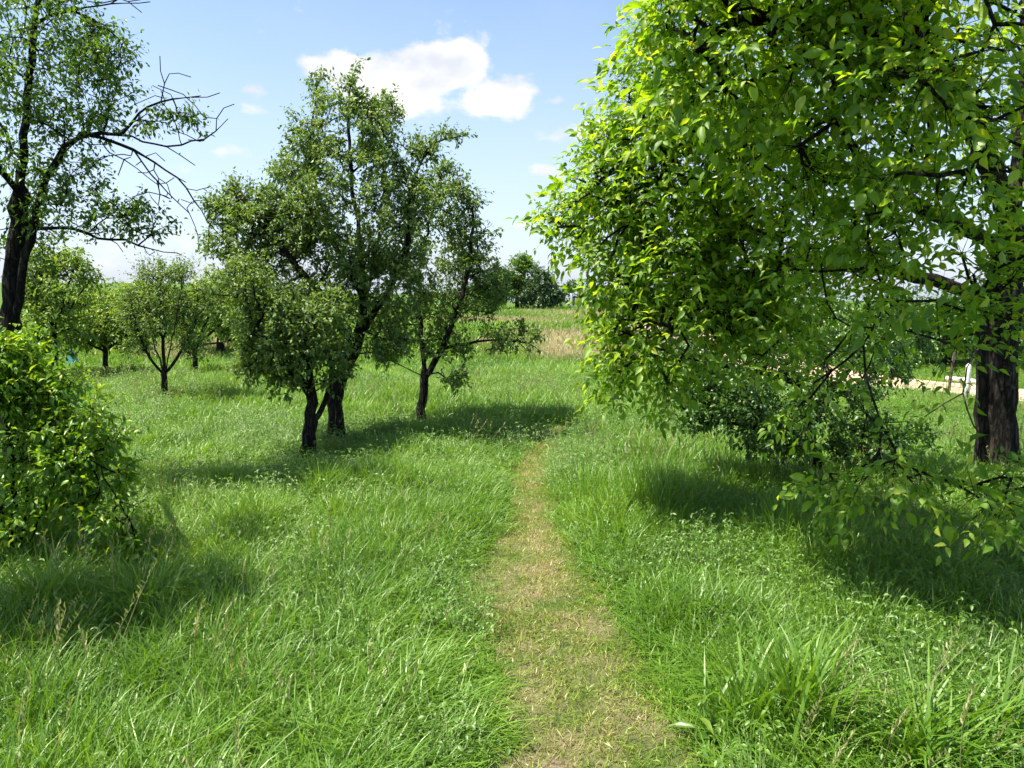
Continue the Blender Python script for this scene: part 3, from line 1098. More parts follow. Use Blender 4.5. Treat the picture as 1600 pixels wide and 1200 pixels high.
build_tree('apple_tree', 'tallest apple tree with a leaning dark trunk in the middle of the meadow', 'tree', stems, blobs, .078, None, MAT['apple_bark'], MAT['apple_leaf'], T_OVAL, seed=22, gap=.39, gap_scale=2.9, group='fruit trees in the meadow', step=.1,
           leaf_kw=dict(shoots=5, per=10, shoot_len=.17, size=(.034, .058), up=.7, spread=.75), tip_r=.0027, limb_min=.016)

b3 = G(657, 664)
y3 = b3[1]
stems = [[b3, at(659, 630, y3), at(664, 595, y3), at(662, 550, y3), at(655, 500, y3), at(655, 430, y3), at(670, 350, y3), at(690, 270, y3)],
         [at(664, 590, y3), at(685, 555, y3), at(702, 520, y3 - .1), at(720, 470, y3 - .1), at(735, 400, y3 - .1), at(740, 300, y3)],
         [at(664, 590, y3), at(640, 575, y3 - .2), at(600, 560, y3 - .2), at(575, 545, y3 - .2)],
         [at(668, 585, y3), at(690, 580, y3 - .2), at(705, 600, y3 - .3), at(712, 618, y3 - .3)],
         [at(690, 545, y3), at(760, 530, y3 - .1), at(830, 535, y3 - .1), at(845, 550, y3 - .1)]]
blobs = [B(685, 410, y3, .56, 105, .55), B(705, 325, y3, .36, 48, .34), B(690, 265, y3, .12, 10, .14), B(735, 300, y3, .14, 14, .25), B(740, 400, y3, .28, 34, .5), B(640, 500, y3 - .1, .45, 60, .35), B(600, 545, y3 - .2, .22, 20, .14), B(740, 490, y3, .36, 45, .35), B(700, 540, y3, .4, 46, .26), B(800, 530, y3 - .1, .38, 22, .16), B(712, 595, y3 - .3, .13, 7, .1), B(770, 450, y3, .22, 16, .25)]
build_tree('apple_tree', 'slender apple tree with a straight thin trunk near the bend of the path', 'tree', stems, blobs, .05, None, MAT['apple_bark'], MAT['apple_leaf'], T_OVAL_LO, seed=23, gap=.39, gap_scale=2.9, group='fruit trees in the meadow', step=.1,
           leaf_kw=dict(shoots=5, per=9, shoot_len=.17, size=(.036, .06), up=.7, spread=.75), tip_r=.0027, limb_min=.014)

# young vase-shaped tree at left
b4 = G(257, 628)
y4 = b4[1]
stems = [[b4, at(257, 600, y4), at(257, 580, y4), at(255, 540, y4), at(250, 490, y4), at(250, 440, y4)],
         [at(257, 586, y4), at(235, 560, y4), at(215, 520, y4 - .2), at(205, 470, y4 - .2)],
         [at(257, 586, y4), at(280, 555, y4), at(300, 515, y4 + .1), at(310, 460, y4 + .1)],
         [at(257, 584, y4), at(265, 550, y4 - .3), at(275, 500, y4 - .4), at(285, 440, y4 - .4)],
         [at(257, 584, y4), at(245, 550, y4 + .3), at(232, 500, y4 + .4), at(225, 450, y4 + .4)]]
blobs = [B(250, 490, y4, .52, 120, .42), B(205, 480, y4, .26, 34, .3), B(305, 480, y4, .26, 34, .32), B(255, 430, y4, .34, 36, .14), B(285, 430, y4, .12, 10, .14), B(215, 540, y4, .2, 18, .14), B(295, 545, y4, .2, 18, .16)]
build_tree('young_tree', 'young vase-shaped fruit tree standing alone left of the apple trees', 'tree', stems, blobs, .042, None, MAT['apple_bark'], MAT['apple_leaf'], T_OVAL_LO, seed=24, group='fruit trees in the meadow', step=.1,
           leaf_kw=dict(shoots=5, per=8, shoot_len=.24, size=(.032, .055), up=.8), tip_r=.003, limb_min=.013)

# ------------------------------------------------------------------ big tree at the left edge with bare boughs
yl = 6.0
lb = np.array([at(14, 600, yl)[0], yl, 0.])
lb[2] = float(ground(lb[0], lb[1]))
stems = [[lb, at(14, 560, yl), at(18, 470, yl), at(28, 360, yl), at(35, 250, yl), at(45, 130, yl), at(60, 0, yl), at(80, -150, yl), at(60, -330, yl)],
         [at(22, 520, yl), at(38, 420, yl - .1), at(52, 350, yl - .1), at(75, 270, yl - .1), at(110, 215, yl - .1), at(160, 212, yl - .2), at(215, 238, yl - .2), at(265, 268, yl - .2), at(300, 300, yl - .2), at(322, 345, yl - .2)],
         [at(110, 215, yl - .1), at(160, 205, yl - .2), at(215, 218, yl - .3), at(262, 232, yl - .3), at(300, 226, yl - .3), at(338, 205, yl - .3)],
         [at(195, 210, yl - .2), at(208, 182, yl - .2), at(240, 158, yl - .2), at(275, 150, yl - .2), at(310, 158, yl - .2), at(344, 146, yl - .2)],
         [at(48, 356, yl - .1), at(110, 354, yl - .2), at(150, 368, yl - .2), at(195, 380, yl - .2), at(240, 392, yl - .2), at(276, 396, yl - .2)],
         [at(55, 30, yl), at(110, 18, yl), at(150, 6, yl), at(195, 8, yl), at(234, 3, yl)],
         [at(215, 238, yl - .2), at(235, 275, yl - .3), at(262, 300, yl - .3), at(290, 322, yl - .3), at(305, 352, yl - .3)],
         [at(150, 212, yl - .2), at(175, 240, yl - .4), at(215, 262, yl - .4), at(245, 290, yl - .4)],
         [at(30, 300, yl), at(-60, 200, yl - .5), at(-150, 120, yl - 1.1), at(-200, 60, yl - 1.8)],
         [at(35, 260, yl), at(-40, 120, yl + .4), at(-120, 0, yl + .6)],
         [at(250, 155, yl - .2), at(256, 125, yl - .2), at(250, 88, yl - .2)],
         [at(330, 210, yl - .3), at(336, 185, yl - .3)]]
r_ = np.random.default_rng(5)
bare = []
for a, b, n, sp in [((240, 255), (322, 340), 18, .13), ((225, 222), (335, 208), 14, .11), ((225, 165), (340, 148), 16, .12), ((190, 380), (275, 396), 12, .08), ((130, 12), (230, 4), 7, .05), ((235, 275), (305, 352), 12, .12), ((250, 150), (262, 100), 5, .08), ((180, 240), (250, 290), 12, .13)]:
    for k_ in range(n):
        f = r_.uniform()
        bare.append(at(a[0] + (b[0] - a[0]) * f, a[1] + (b[1] - a[1]) * f, yl - .2) + r_.normal(0, sp, 3))
blobs = [B(90, 130, yl, .5, 70, .42), B(40, 50, yl, .55, 62, .5), B(150, 130, yl - .1, .28, 30, .3), B(120, 60, yl, .24, 22, .26), B(190, 80, yl, .09, 6, .09), B(60, 260, yl - .1, .45, 44, .36), B(130, 190, yl - .1, .28, 24, .18), B(20, 350, yl, .35, 24, .3), B(205, 330, yl - .2, .16, 11, .08), B(235, 355, yl - .2, .13, 8, .08), B(280, 185, yl - .2, .07, 7, .05), B(230, 190, yl - .2, .10, 5, .06), B(150, 345, yl - .2, .22, 12, .1), B(60, 320, yl - .1, .2, 12, .2), B(110, 290, yl - .2, .22, 10, .15),
         B(60, -150, yl, .8, 60, .7), B(-100, 50, yl, .8, 80, .8), B(-150, 200, yl - .6, .7, 70, .6), (np.array([-3.35, 3.25, 2.7]), (.55, .5, .5), 120), (np.array([-3.0, 3.35, 2.7]), (.55, .5, .35), 210), (np.array([-3.7, 2.95, 2.6]), (.6, .5, .35), 150), (np.array([-2.95, 4.3, 3.0]), (.25, .3, .25), 30), (np.array([-4.2, 4.4, 2.9]), (.7, .8, .6), 60)]  # unseen clumps set in metres, added to shade the left foreground
build_tree('old_tree', 'old tree at the left edge with a dark trunk and bare crooked boughs reaching right', 'tree', stems, blobs, .082, None, MAT['grey_bark'], MAT['left_leaf'], T_OVAL, seed=31, step=.09, bare=np.array(bare),
           leaf_kw=dict(shoots=4, per=7, shoot_len=.19, size=(.032, .054)), tip_r=.0028, limb_min=.012, max_limbs=22, leaf_parts=300, gap=.33, stem_cap={8: .022, 9: .025, 1: .05}, power=1.4)

# ------------------------------------------------------------------ leafy shrub in the left foreground
ys_ = 4.35
sb = at(20, 860, ys_)
sb[2] = float(ground(sb[0], sb[1]))
stems = [[sb, at(20, 760, ys_), at(10, 640, ys_), at(-10, 560, ys_)],
         [sb + np.array([.02, 0, .04]), at(45, 740, ys_), at(60, 660, ys_ - .05), at(95, 650, ys_ - .1), at(135, 700, ys_ - .1), at(158, 770, ys_ - .1)],
         [sb + np.array([.0, .02, .04]), at(-20, 700, ys_), at(-60, 560, ys_), at(-120, 500, ys_)],
         [sb + np.array([.03, .0, .03]), at(80, 760, ys_ - .1), at(110, 690, ys_ - .1), at(150, 720, ys_ - .2), at(190, 790, ys_ - .2), at(212, 835, ys_ - .2)],
         [sb + np.array([.02, .03, .03]), at(55, 740, ys_ + .2), at(80, 690, ys_ + .3), at(105, 680, ys_ + .3)]]
blobs = [B(-5, 590, ys_, .24, 70, .10), B(40, 625, ys_, .18, 50, .09), B(80, 670, ys_, .16, 42, .09), B(115, 715, ys_ - .1, .13, 30, .10), B(140, 765, ys_ - .1, .10, 16, .12), B(30, 720, ys_, .30, 34, .2), B(-90, 560, ys_, .4, 70, .22), B(-110, 700, ys_, .5, 60, .4), B(80, 800, ys_, .26, 20, .16), B(0, 810, ys_ - .1, .36, 24, .18), B(185, 815, ys_ - .2, .06, 8, .06), B(160, 700, ys_, .04, 4, .04), B(0, 545, ys_, .14, 12, .03), B(75, 610, ys_, .05, 4, .03), B(112, 600, ys_, .03, 4), B(150, 640, ys_ - .1, .035, 5), B(190, 745, ys_ - .1, .035, 6), B(176, 690, ys_ - .1, .03, 5), B(213, 838, ys_ - .2, .035, 7), B(205, 790, ys_ - .2, .03, 5), B(40, 560, ys_, .03, 4)]
build_tree('leafy_shrub', 'dense yellow-green shrub with drooping shoots at the left edge under the old tree', 'shrub', stems, blobs, .028, None, MAT['grey_bark'], MAT['bush_leaf'], T_OVAL, seed=41, step=.07,
           leaf_kw=dict(shoots=4, per=9, shoot_len=.18, size=(.026, .062), ratio=.5, up=.1, spread=1.0), tip_r=.002, gap=.36, gap_scale=4.5, limb_min=.008, max_limbs=12, stem_cap={3: .005, 1: .010}, leaf_parts=300)


# ------------------------------------------------------------------ background trees and bushes
def simple_tree(name, label, cat, px, py, crown, h_stem, root_r, lm, seed, group=None, size=(.06, .1), n_mul=1.0, Y=None, bark='apple_bark', shoots=4, per=6, slen=.2, step=.2, multi=3, base_dx=0):
    if Y is None:
        bb = G(px, py)
    else:
        bb = at(px, py, Y)
        bb[2] = float(ground(bb[0], bb[1]))
    Y0 = bb[1]
    r = np.random.default_rng(seed)
    blobs = []
    cx_ = np.mean([c[0] for c in crown])
    stems = [[bb, at(px, py - h_stem * .5, Y0), at(px, py - h_stem, Y0)]]
    stems[0][1] = bb * .5 + stems[0][2] * .5
    for c in crown:
        x, y, rx, rz, n = c
        blobs.append((at(x, y, Y0), (rx * Y0 / FPX, rx * Y0 / FPX * .9, rz * Y0 / FPX), max(4, int(n * n_mul))))
        for _ in range(3):
            a = r.uniform(-.3, math.pi + .3)
            k_ = r.uniform(.75, 1.15)
            blobs.append((at(x + rx * k_ * math.cos(a), y - rz * k_ * math.sin(a), Y0), tuple(np.array([rx, rx, rz]) * r.uniform(.18, .42) * Y0 / FPX), max(3, int(n * n_mul * .09))))
        stems.append([stems[0][2], stems[0][2] * .45 + at(x, y, Y0) * .55 + np.array([0, 0, .05]), at(x, y, Y0)])
    return build_tree(name, label, cat, stems, blobs, root_r, None, MAT[bark], MAT[lm], T_OVAL_LO, seed=seed, group=group, step=step, leaf_kw=dict(shoots=shoots, per=per, shoot_len=slen, size=size, spread=1.1), tip_r=.004, limb_min=.02, max_limbs=6, sides=(8, 5, 3), shoot_r=.003)


BG = 'trees and bushes beyond the meadow'
simple_tree('background_tree', 'bushy mid-green tree behind the trunk of the old tree', 'tree', 85, 592, [(90, 470, 48, 50, 70), (60, 420, 34, 36, 40), (115, 420, 30, 30, 34), (140, 440, 18, 14, 10), (90, 530, 45, 26, 40), (50, 500, 40, 50, 40)], 70, .05, 'pale_leaf', 51, BG, (.055, .09), 1.3, Y=13.5)
simple_tree('background_tree', 'low pale green tree on a thin trunk, left of the young vase-shaped tree', 'tree', 165, 587, [(150, 520, 40, 20, 40), (195, 525, 30, 20, 30), (170, 495, 40, 22, 36), (120, 530, 26, 16, 20)], 38, .045, 'pale_leaf', 52, BG, (.055, .09), 1.2)
simple_tree('background_tree', 'pale tree on a leaning thin trunk, right of the young vase-shaped tree', 'tree', 305, 587, [(330, 500, 40, 30, 46), (300, 520, 30, 22, 26), (370, 490, 36, 34, 40), (345, 455, 34, 26, 34), (385, 530, 26, 22, 24)], 44, .045, 'pale_leaf', 53, BG, (.055, .09), 1.2)
simple_tree('background_tree', 'rounded pale green crown behind the young vase-shaped tree', 'tree', 225, 560, [(170, 475, 50, 24, 46), (230, 470, 50, 30, 50), (130, 480, 30, 20, 24), (285, 480, 40, 30, 40)], 40, .08, 'pale_leaf', 54, BG, (.09, .14), 1.1, Y=21, slen=.3)
simple_tree('background_tree', 'wide mid-green tree seen through the boughs of the tallest apple tree', 'tree', 440, 545, [(400, 480, 50, 40, 60), (460, 490, 50, 34, 54), (360, 500, 36, 26, 30)], 30, .08, 'left_leaf', 55, BG, (.09, .14), 1.1, Y=24, slen=.3)
simple_tree('background_tree', 'low green tree seen between the tallest and the slender apple tree', 'tree', 600, 535, [(580, 490, 46, 24, 44), (640, 495, 40, 20, 36)], 26, .08, 'left_leaf', 56, BG, (.09, .14), 1.1, Y=26, slen=.3)
simple_tree('field_bush', 'mixed dark green bush on the rise behind the slender apple tree', 'bush', 765, 486, [(765, 455, 26, 28, 60), (745, 465, 24, 22, 36), (780, 435, 14, 16, 20)], 14, .07, 'far_leaf', 57, BG, (.09, .15), 1.2, Y=29.5, slen=.3)
simple_tree('field_tree', 'tallest round-topped bright tree on the crest of the rise', 'tree', 808, 486, [(808, 430, 22, 24, 56), (800, 455, 26, 22, 46), (822, 460, 20, 20, 36), (815, 415, 10, 10, 10)], 22, .08, 'left_leaf', 58, BG, (.09, .15), 1.2, Y=30.5, slen=.3)
simple_tree('field_bush', 'rounded blue-green bush at the right end of the crest hedge', 'bush', 846, 487, [(848, 455, 24, 28, 80), (835, 465, 20, 22, 46), (858, 468, 16, 18, 34)], 12, .07, 'far_leaf', 59, BG, (.09, .15), 1.3, Y=30, slen=.28)
simple_tree('field_bush', 'thin pale sapling on the crest beside the walnut leaves', 'bush', 892, 486, [(892, 455, 10, 18, 14), (900, 470, 12, 10, 10)], 24, .04, 'far_leaf', 60, BG, (.09, .14), 1, Y=31, slen=.25)
simple_tree('field_bush', 'low grey-green bush on the crest half hidden by walnut leaves', 'bush', 940, 490, [(925, 470, 20, 14, 26), (955, 472, 22, 16, 28), (985, 465, 24, 20, 30)], 12, .06, 'far_leaf', 61, BG, (.09, .15), 1.2, Y=31, slen=.25)
simple_tree('background_tree', 'pale spreading tree at the foot of the far slope between young tree and apple trees', 'tree', 345, 560, [(345, 470, 40, 34, 50), (385, 455, 36, 34, 44), (310, 480, 34, 24, 34), (420, 490, 34, 30, 40), (360, 520, 40, 18, 30)], 36, .08, 'pale_leaf', 62, BG, (.07, .11), 1.2, Y=18, slen=.26)
simple_tree('background_tree', 'low bright bush beneath the tallest apple tree, far behind it', 'tree', 430, 556, [(430, 520, 40, 24, 44), (480, 525, 34, 20, 30), (390, 530, 30, 18, 24)], 16, .06, 'pale_leaf', 64, BG, (.07, .11), 1.2, Y=19, slen=.26)
simple_tree('background_tree', 'mid-green tree far off between the two forked apple trees and the slender one', 'tree', 690, 535, [(690, 480, 40, 28, 44), (735, 475, 34, 26, 36), (650, 490, 30, 20, 26)], 24, .08, 'left_leaf', 65, BG, (.09, .14), 1.1, Y=28, slen=.3)
# beyond the walnut: bushes along the lane
for k_, (px, py, w_, h_, Y_, lab) in enumerate([(1080, 545, 90, 62, 19, 'broad bush on the rise behind the drooping walnut boughs'), (1230, 560, 95, 90, 17, 'dark bush beyond the lane behind the plum tree'),
                                               (1400, 575, 70, 80, 17, 'dark bush beyond the lane between plum tree and walnut trunk'), (1480, 580, 55, 70, 15.5, 'dark bush beside the white post by the lane'), (1640, 590, 80, 90, 15, 'tall dark bush beyond the lane behind the walnut trunk')]):
    simple_tree('lane_bush', lab, 'bush', px, py, [(px, py - h_, w_ * .7, h_ * .6, 60), (px - w_ * .45, py - h_ * .6, w_ * .5, h_ * .5, 40), (px + w_ * .45, py - h_ * .6, w_ * .5, h_ * .5, 40)], h_ * .4, .06, 'plum_leaf' if k_ else 'left_leaf', 70 + k_, 'bushes beyond the lane', (.07, .12), 1.3, Y=Y_, slen=.28)

# ------------------------------------------------------------------ posts, net
def post(name, label, cat, p, h, rad, mat, lean=0.0, cap=True):
    b = Bag()
    P = np.array([[0, 0, -.2], [lean * .3, 0, h * .35], [lean * .7, 0, h * .7], [lean, 0, h - .02], [lean, 0, h]])
    b.add(*tube(P, np.array([rad, rad, rad * .98, rad * .95, rad * .7]), 10, .04, rng))
    o = link(name, b.mesh(name, mat), None, p)
    return tag(o, label, cat)


wp = G(1510, 622)
post('fence_post', 'white painted fence post on the verge of the sandy lane', 'post', wp, .5, .04, MAT['white_paint'])
wp2 = G(1482, 612)
post('stake', 'short dark stake beside the white post by the sandy lane', 'post', wp2, .62, .025, MAT['wood'], .05)
post('stake', 'grey wooden stake below the bushy tree at far left', 'post', G(88, 594), .5, .035, MAT['wood'], .02)
for px_, lab_ in ((893, 'thin pale post on the crest beside the thin sapling'), (936, 'thin pale post on the crest in front of the low grey-green bush')):
    q = at(px_, 480, 30.2)
    q[2] = float(ground(q[0], q[1]))
    post('fence_post', lab_, 'post', q, .75, .045, MAT['white_paint'])
# white rail lying beside the post
b = Bag()
q0, q1 = G(1478, 606), G(1532, 612)
b.add(*tube(np.array([q0 + [0, 0, .16], (q0 + q1) / 2 + [0, 0, .165], q1 + [0, 0, .15]]), np.array([.035, .035, .035]), 8))
tag(link('fence_rail', b.mesh('fence_rail', MAT['white_paint'], (q0 + q1) / 2), None, (q0 + q1) / 2), 'pale rail lying behind the white post', 'fence_rail')
# teal garden net hung over a stake
npos = G(112, 578)
b = Bag()
nh, nr = .46, .16
rows, cols = 9, 22
vv = []
for i_ in range(rows):
    t = i_ / (rows - 1)
    for j in range(cols):
        a = j / cols * 2 * math.pi
        rr = nr * (.14 + .86 * t ** 1.2) * (1 + .22 * t * math.sin(a * 5 + 1) + .1 * t * math.sin(a * 9))
        vv.append((rr * math.cos(a) + .05 * t, rr * .8 * math.sin(a), nh * (1 - t) + .02 + .03 * t * math.sin(a * 3)))
vv = np.array(vv)
i_ = np.arange(rows * cols).reshape(rows, cols)
j_ = np.roll(i_, -1, 1)
b.add(vv, np.stack([i_[:-1], i_[1:], j_[1:], j_[:-1]], -1).reshape(-1, 4))
net = empty('garden_net', npos, 'teal garden net draped in a cone over a stake at far left', 'net')
link('net', b.mesh('net', MAT['net']), net)
b = Bag()
b.add(*tube(np.array([[0, 0, -.1], [0, 0, .3], [0.01, 0, .56]]), np.array([.014, .014, .01]), 8))
link('stake', b.mesh('stake', MAT['wood']), net)


# ------------------------------------------------------------------ grass
def blade_tuft(r, n, h, w, spread, lean, curl, segs=4, bias=(0, 0)):
    """n curved tapering blades"""
    V, Q, Tt = [], [], []
    off = 0
    for _ in range(n):
        a = r.uniform(0, 2 * math.pi)
        d = np.array([math.cos(a), math.sin(a)])
        b0 = r.normal(0, spread, 2)
        hh = h * r.uniform(.55, 1.15)
        le = lean * r.uniform(.3, 1.4)
        cu = curl * r.uniform(.2, 1.5)
        ww = w * r.uniform(.7, 1.3)
        ph = a + math.pi / 2 + r.normal(0, .5)
        sd = np.array([math.cos(ph), math.sin(ph)])
        ang = le
        p = np.array([b0[0], b0[1], -.01])
        pts = [p]
        sl = hh / segs
        for k_ in range(segs):
            ang2 = ang + cu * ((k_ + .5) / segs) ** 1.4
            hv = (d + np.array(bias)) * math.sin(ang2) * sl
            p = p + np.array([hv[0], hv[1], math.cos(ang2) * sl])
            pts.append(p)
        for k_ in range(segs):
            t = k_ / segs
            hw = ww * .5 * (1 - .75 * t ** 1.6) * (.75 + .5 * min(1, t * 3))
            V.append(pts[k_] + np.array([sd[0] * hw, sd[1] * hw, 0]))
            V.append(pts[k_] - np.array([sd[0] * hw, sd[1] * hw, 0]))
        V.append(pts[-1])
        for k_ in range(segs - 1):
            o = off + 2 * k_
            Q.append((o, o + 1, o + 3, o + 2))
        o = off + 2 * (segs - 1)
        Tt.append((o, o + 1, o + 2))
        off += 2 * segs + 1
    return np.array(V), np.array(Q), np.array(Tt)


def proto_collection(name, meshes):
    c = bpy.data.collections.new(name)
    for k_, me in enumerate(meshes):
        o = bpy.data.objects.new(f'{name}_{k_:02d}', me)
        c.objects.link(o)
    return c


def scatter(name, pts, rots, scales, coll, nvar, label=None):
    me = bpy.data.meshes.new(name)
    me.vertices.add(len(pts))
    me.vertices.foreach_set('co', np.asarray(pts, np.float32).ravel())
    a = me.attributes.new('rot', 'FLOAT_VECTOR', 'POINT')
    a.data.foreach_set('vector', np.asarray(rots, np.float32).ravel())
    a = me.attributes.new('scl', 'FLOAT_VECTOR', 'POINT')
    a.data.foreach_set('vector', np.asarray(scales, np.float32).ravel())
    a = me.attributes.new('var', 'INT', 'POINT')
    a.data.foreach_set('value', rng.integers(0, nvar, len(pts)).astype(np.int32))
    o = link(name, me)
    ng = bpy.data.node_groups.new(name + '_scatter', 'GeometryNodeTree')
    ng.interface.new_socket(name='Geometry', in_out='INPUT', socket_type='NodeSocketGeometry')
    ng.interface.new_socket(name='Geometry', in_out='OUTPUT', socket_type='NodeSocketGeometry')
    gi = ng.nodes.new('NodeGroupInput')
    go = ng.nodes.new('NodeGroupOutput')
    ci = ng.nodes.new('GeometryNodeCollectionInfo')
    ci.inputs['Collection'].default_value = coll
    ci.inputs['Separate Children'].default_value = True
    ci.inputs['Reset Children'].default_value = True
    ip = ng.nodes.new('GeometryNodeInstanceOnPoints')
    ip.inputs['Pick Instance'].default_value = True

    def attr(nm, dt):
        n = ng.nodes.new('GeometryNodeInputNamedAttribute')
        n.data_type = dt
        n.inputs['Name'].default_value = nm
        return next(s_ for s_ in n.outputs if s_.enabled)
    ng.links.new(gi.outputs[0], ip.inputs['Points'])
    ng.links.new(ci.outputs[0], ip.inputs['Instance'])
    ng.links.new(attr('var', 'INT'), ip.inputs['Instance Index'])
    ng.links.new(attr('rot', 'FLOAT_VECTOR'), ip.inputs['Rotation'])
    ng.links.new(attr('scl', 'FLOAT_VECTOR'), ip.inputs['Scale'])
    ng.links.new(ip.outputs[0], go.inputs[0])
    md = o.modifiers.new('scatter', 'NODES')
    md.node_group = ng
    return tag(o, label, kind='stuff')


def band_points(y0, y1, dens, slope=.80, pad=2.6):
    area = slope * ((y1 + pad) ** 2 - (y0 + pad) ** 2)
    n = int(area * dens)
    u = rng.uniform(0, 1, n)
    y = np.sqrt((y0 + pad) ** 2 + u * ((y1 + pad) ** 2 - (y0 + pad) ** 2)) - pad
    x = rng.uniform(-1, 1, n) * slope * (y + pad)
    return x, y


def mk(mat, nv, seed, **kw):
    out = []
    for k_ in range(nv):
        r = np.random.default_rng(seed + k_)
        v, q, t = blade_tuft(r, **kw)
        out.append(mesh_from('tuft', v, [q, t], mat))
    return out


def clover_tuft(seed, n=30, spread=.09, h=(.06, .22), size=(.010, .022)):
    r = np.random.default_rng(seed)
    b0 = r.normal(0, spread, (n, 2))
    hh = r.uniform(*h, n)
    P = np.column_stack([b0, hh])
    a = r.uniform(0, 2 * math.pi, n)
    pos, ax, no, ln_ = [], [], [], []
    for k_ in range(3):
        th = a + k_ * 2.094
        pos.append(P)
        ax.append(np.column_stack([np.cos(th), np.sin(th), np.full(n, -.15) + r.normal(0, .25, n)]))
        no.append(np.column_stack([r.normal(0, .35, (n, 2)), np.ones(n)]))
        ln_.append(r.uniform(*size, n))
    pos, ax, no, ln_ = [np.concatenate(q) for q in (pos, ax, no, ln_)]
    v, f = bake_leaves((pos, ax, no, ln_, ln_ * .62), T_OVAL_LO)
    bag = Bag()
    bag.add(v, None, f)
    shoots_bag(bag, np.column_stack([b0 * .5, np.zeros(n)]), P, .0016)
    return bag


grass_near = proto_collection('grass_near', mk(MAT['grass'], 8, 100, n=36, h=.30, w=.0052, spread=.05, lean=.22, curl=1.5, segs=5, bias=(.25, -.1)))
grass_mid = proto_collection('grass_mid', mk(MAT['grass'], 8, 200, n=24, h=.27, w=.0085, spread=.07, lean=.25, curl=1.3, segs=3, bias=(.2, -.1)))
grass_far = proto_collection('grass_far', mk(MAT['grass'], 6, 300, n=20, h=.15, w=.014, spread=.13, lean=.28, curl=1.1, segs=2))
clover_c = proto_collection('clover_tufts', [clover_tuft(400 + k_).mesh('clover', MAT['clover']) for k_ in range(6)])
mown_c = proto_collection('mown_tufts', mk(MAT['mown'], 8, 500, n=26, h=.038, w=.0032, spread=.05, lean=.7, curl=.9, segs=2))
dry_c = proto_collection('dry_tufts', mk(MAT['dry'], 6, 600, n=22, h=.17, w=.010, spread=.11, lean=.22, curl=.7, segs=2))


def place(x, y, smin, smax, tall=None, tilt=.12):
    n = len(x)
    sc = rng.uniform(smin, smax, n)
    hz = np.ones(n) if tall is None else tall
    rot = np.column_stack([rng.normal(0, tilt, n), rng.normal(0, tilt, n), rng.uniform(0, 6.283, n)])
    # keep the lean of the wind: only turn part way
    rot[:, 2] = rng.normal(0, 1.3, n)
    return np.column_stack([x, y, ground(x, y)]), rot, np.column_stack([sc, sc, sc * hz])


def thin(x, y, p):
    k_ = rng.uniform(0, 1, len(x)) < p
    return x[k_], y[k_]


TRUNKS = [wb, pb, b1, b2, b3, b4]


def meadow_pts(bands, ex=.02):
    X, Y, = [], []
    for y0, y1, d in bands:
        x, y = band_points(y0, y1, d)
        X.append(x)
        Y.append(y)
    x, y = np.concatenate(X), np.concatenate(Y)
    ok = ~on_path(x, y, ex + .03 * smooth(2.5, 4, y)) & ~on_lane(x, y)
    return x[ok], y[ok]


x, y = meadow_pts([(-1.5, 3.2, 330), (3.2, 6.5, 250)])
pe = np.minimum(np.abs(x - path_edges(y)[0]), np.abs(x - path_edges(y)[1]))
h_ = (.45 + .9 * fnoise(x, y, .8, 61)) * (.62 + .76 * vnoise(x, y, 3.2, 63)) * (.24 + .76 * smooth(0, .36, pe))
scatter('meadow_grass', *place(x, y, .75, 1.15, h_), grass_near, 8, 'tall green meadow grass near the path')
x, y = meadow_pts([(6.5, 10, 190), (10, 16, 105)])
pe = np.minimum(np.abs(x - path_edges(y)[0]), np.abs(x - path_edges(y)[1])) + 5 * (y > pathL[-1, 1])
td = np.min([np.hypot(x - q[0], y - q[1]) for q in TRUNKS], axis=0)
h_ = (.40 + .66 * fnoise(x, y, .7, 61)) * (.6 + .8 * vnoise(x, y, 2.6, 63)) * (.5 + .5 * smooth(.15, .6, td)) * (.25 + .75 * smooth(.05, .75, pe))
h_ = h_ * (1 - .7 * smooth(3.4, 4.4, x) * smooth(7.2, 8.2, y))
scatter('meadow_grass', *place(x, y, .75, 1.2, h_), grass_mid, 8, 'green meadow grass around the fruit trees')
x, y = meadow_pts([(16, 30, 44), (30, 36, 26)])
x, y = thin(x, y, 1 - .92 * dryness(x, y))
scatter('meadow_grass', *place(x, y, .7, 1.25, .7 + .6 * fnoise(x, y, .5, 66)), grass_far, 6, 'grass on the rise beyond the meadow')
x, y = meadow_pts([(-1, 5, 60), (5, 10, 60), (10, 15, 34)])
x, y = thin(x, y, np.clip(2.6 * fnoise(x, y, .55, 77) - .75, 0, 1))
scatter('clover', *place(x, y, .8, 1.35), clover_c, 6, 'leafy clover and weeds among the grass')
# flowering stalks standing over the sward


def stalk_tuft(seed, n=4):
    r = np.random.default_rng(seed)
    bag = Bag()
    for _ in range(n):
        b0 = np.array([*r.normal(0, .06, 2), 0])
        h = r.uniform(.30, .46)
        d = np.array([r.normal(.12, .16), r.normal(0, .16), 1.])
        P = np.array([b0 + d * h * t + np.array([.05, -.02, 0]) * t ** 3 for t in np.linspace(0, 1, 5)])
        bag.add(*tube(P, np.array([.0013, .0012, .001, .0009, .0006]), 3))
        m = 9
        t = np.linspace(.74, 1.0, m)
        pos = b0 + d * h * t[:, None] + np.array([.05, -.02, 0]) * t[:, None] ** 3
        a = r.uniform(0, 6.28, m)
        ax = np.column_stack([np.cos(a) * .5, np.sin(a) * .5, np.ones(m)])
        v, f = bake_leaves((pos, ax, r.normal(0, 1, (m, 3)), np.full(m, .024), np.full(m, .008)), T_OVAL_LO)
        bag.add(v, None, f)
    return bag


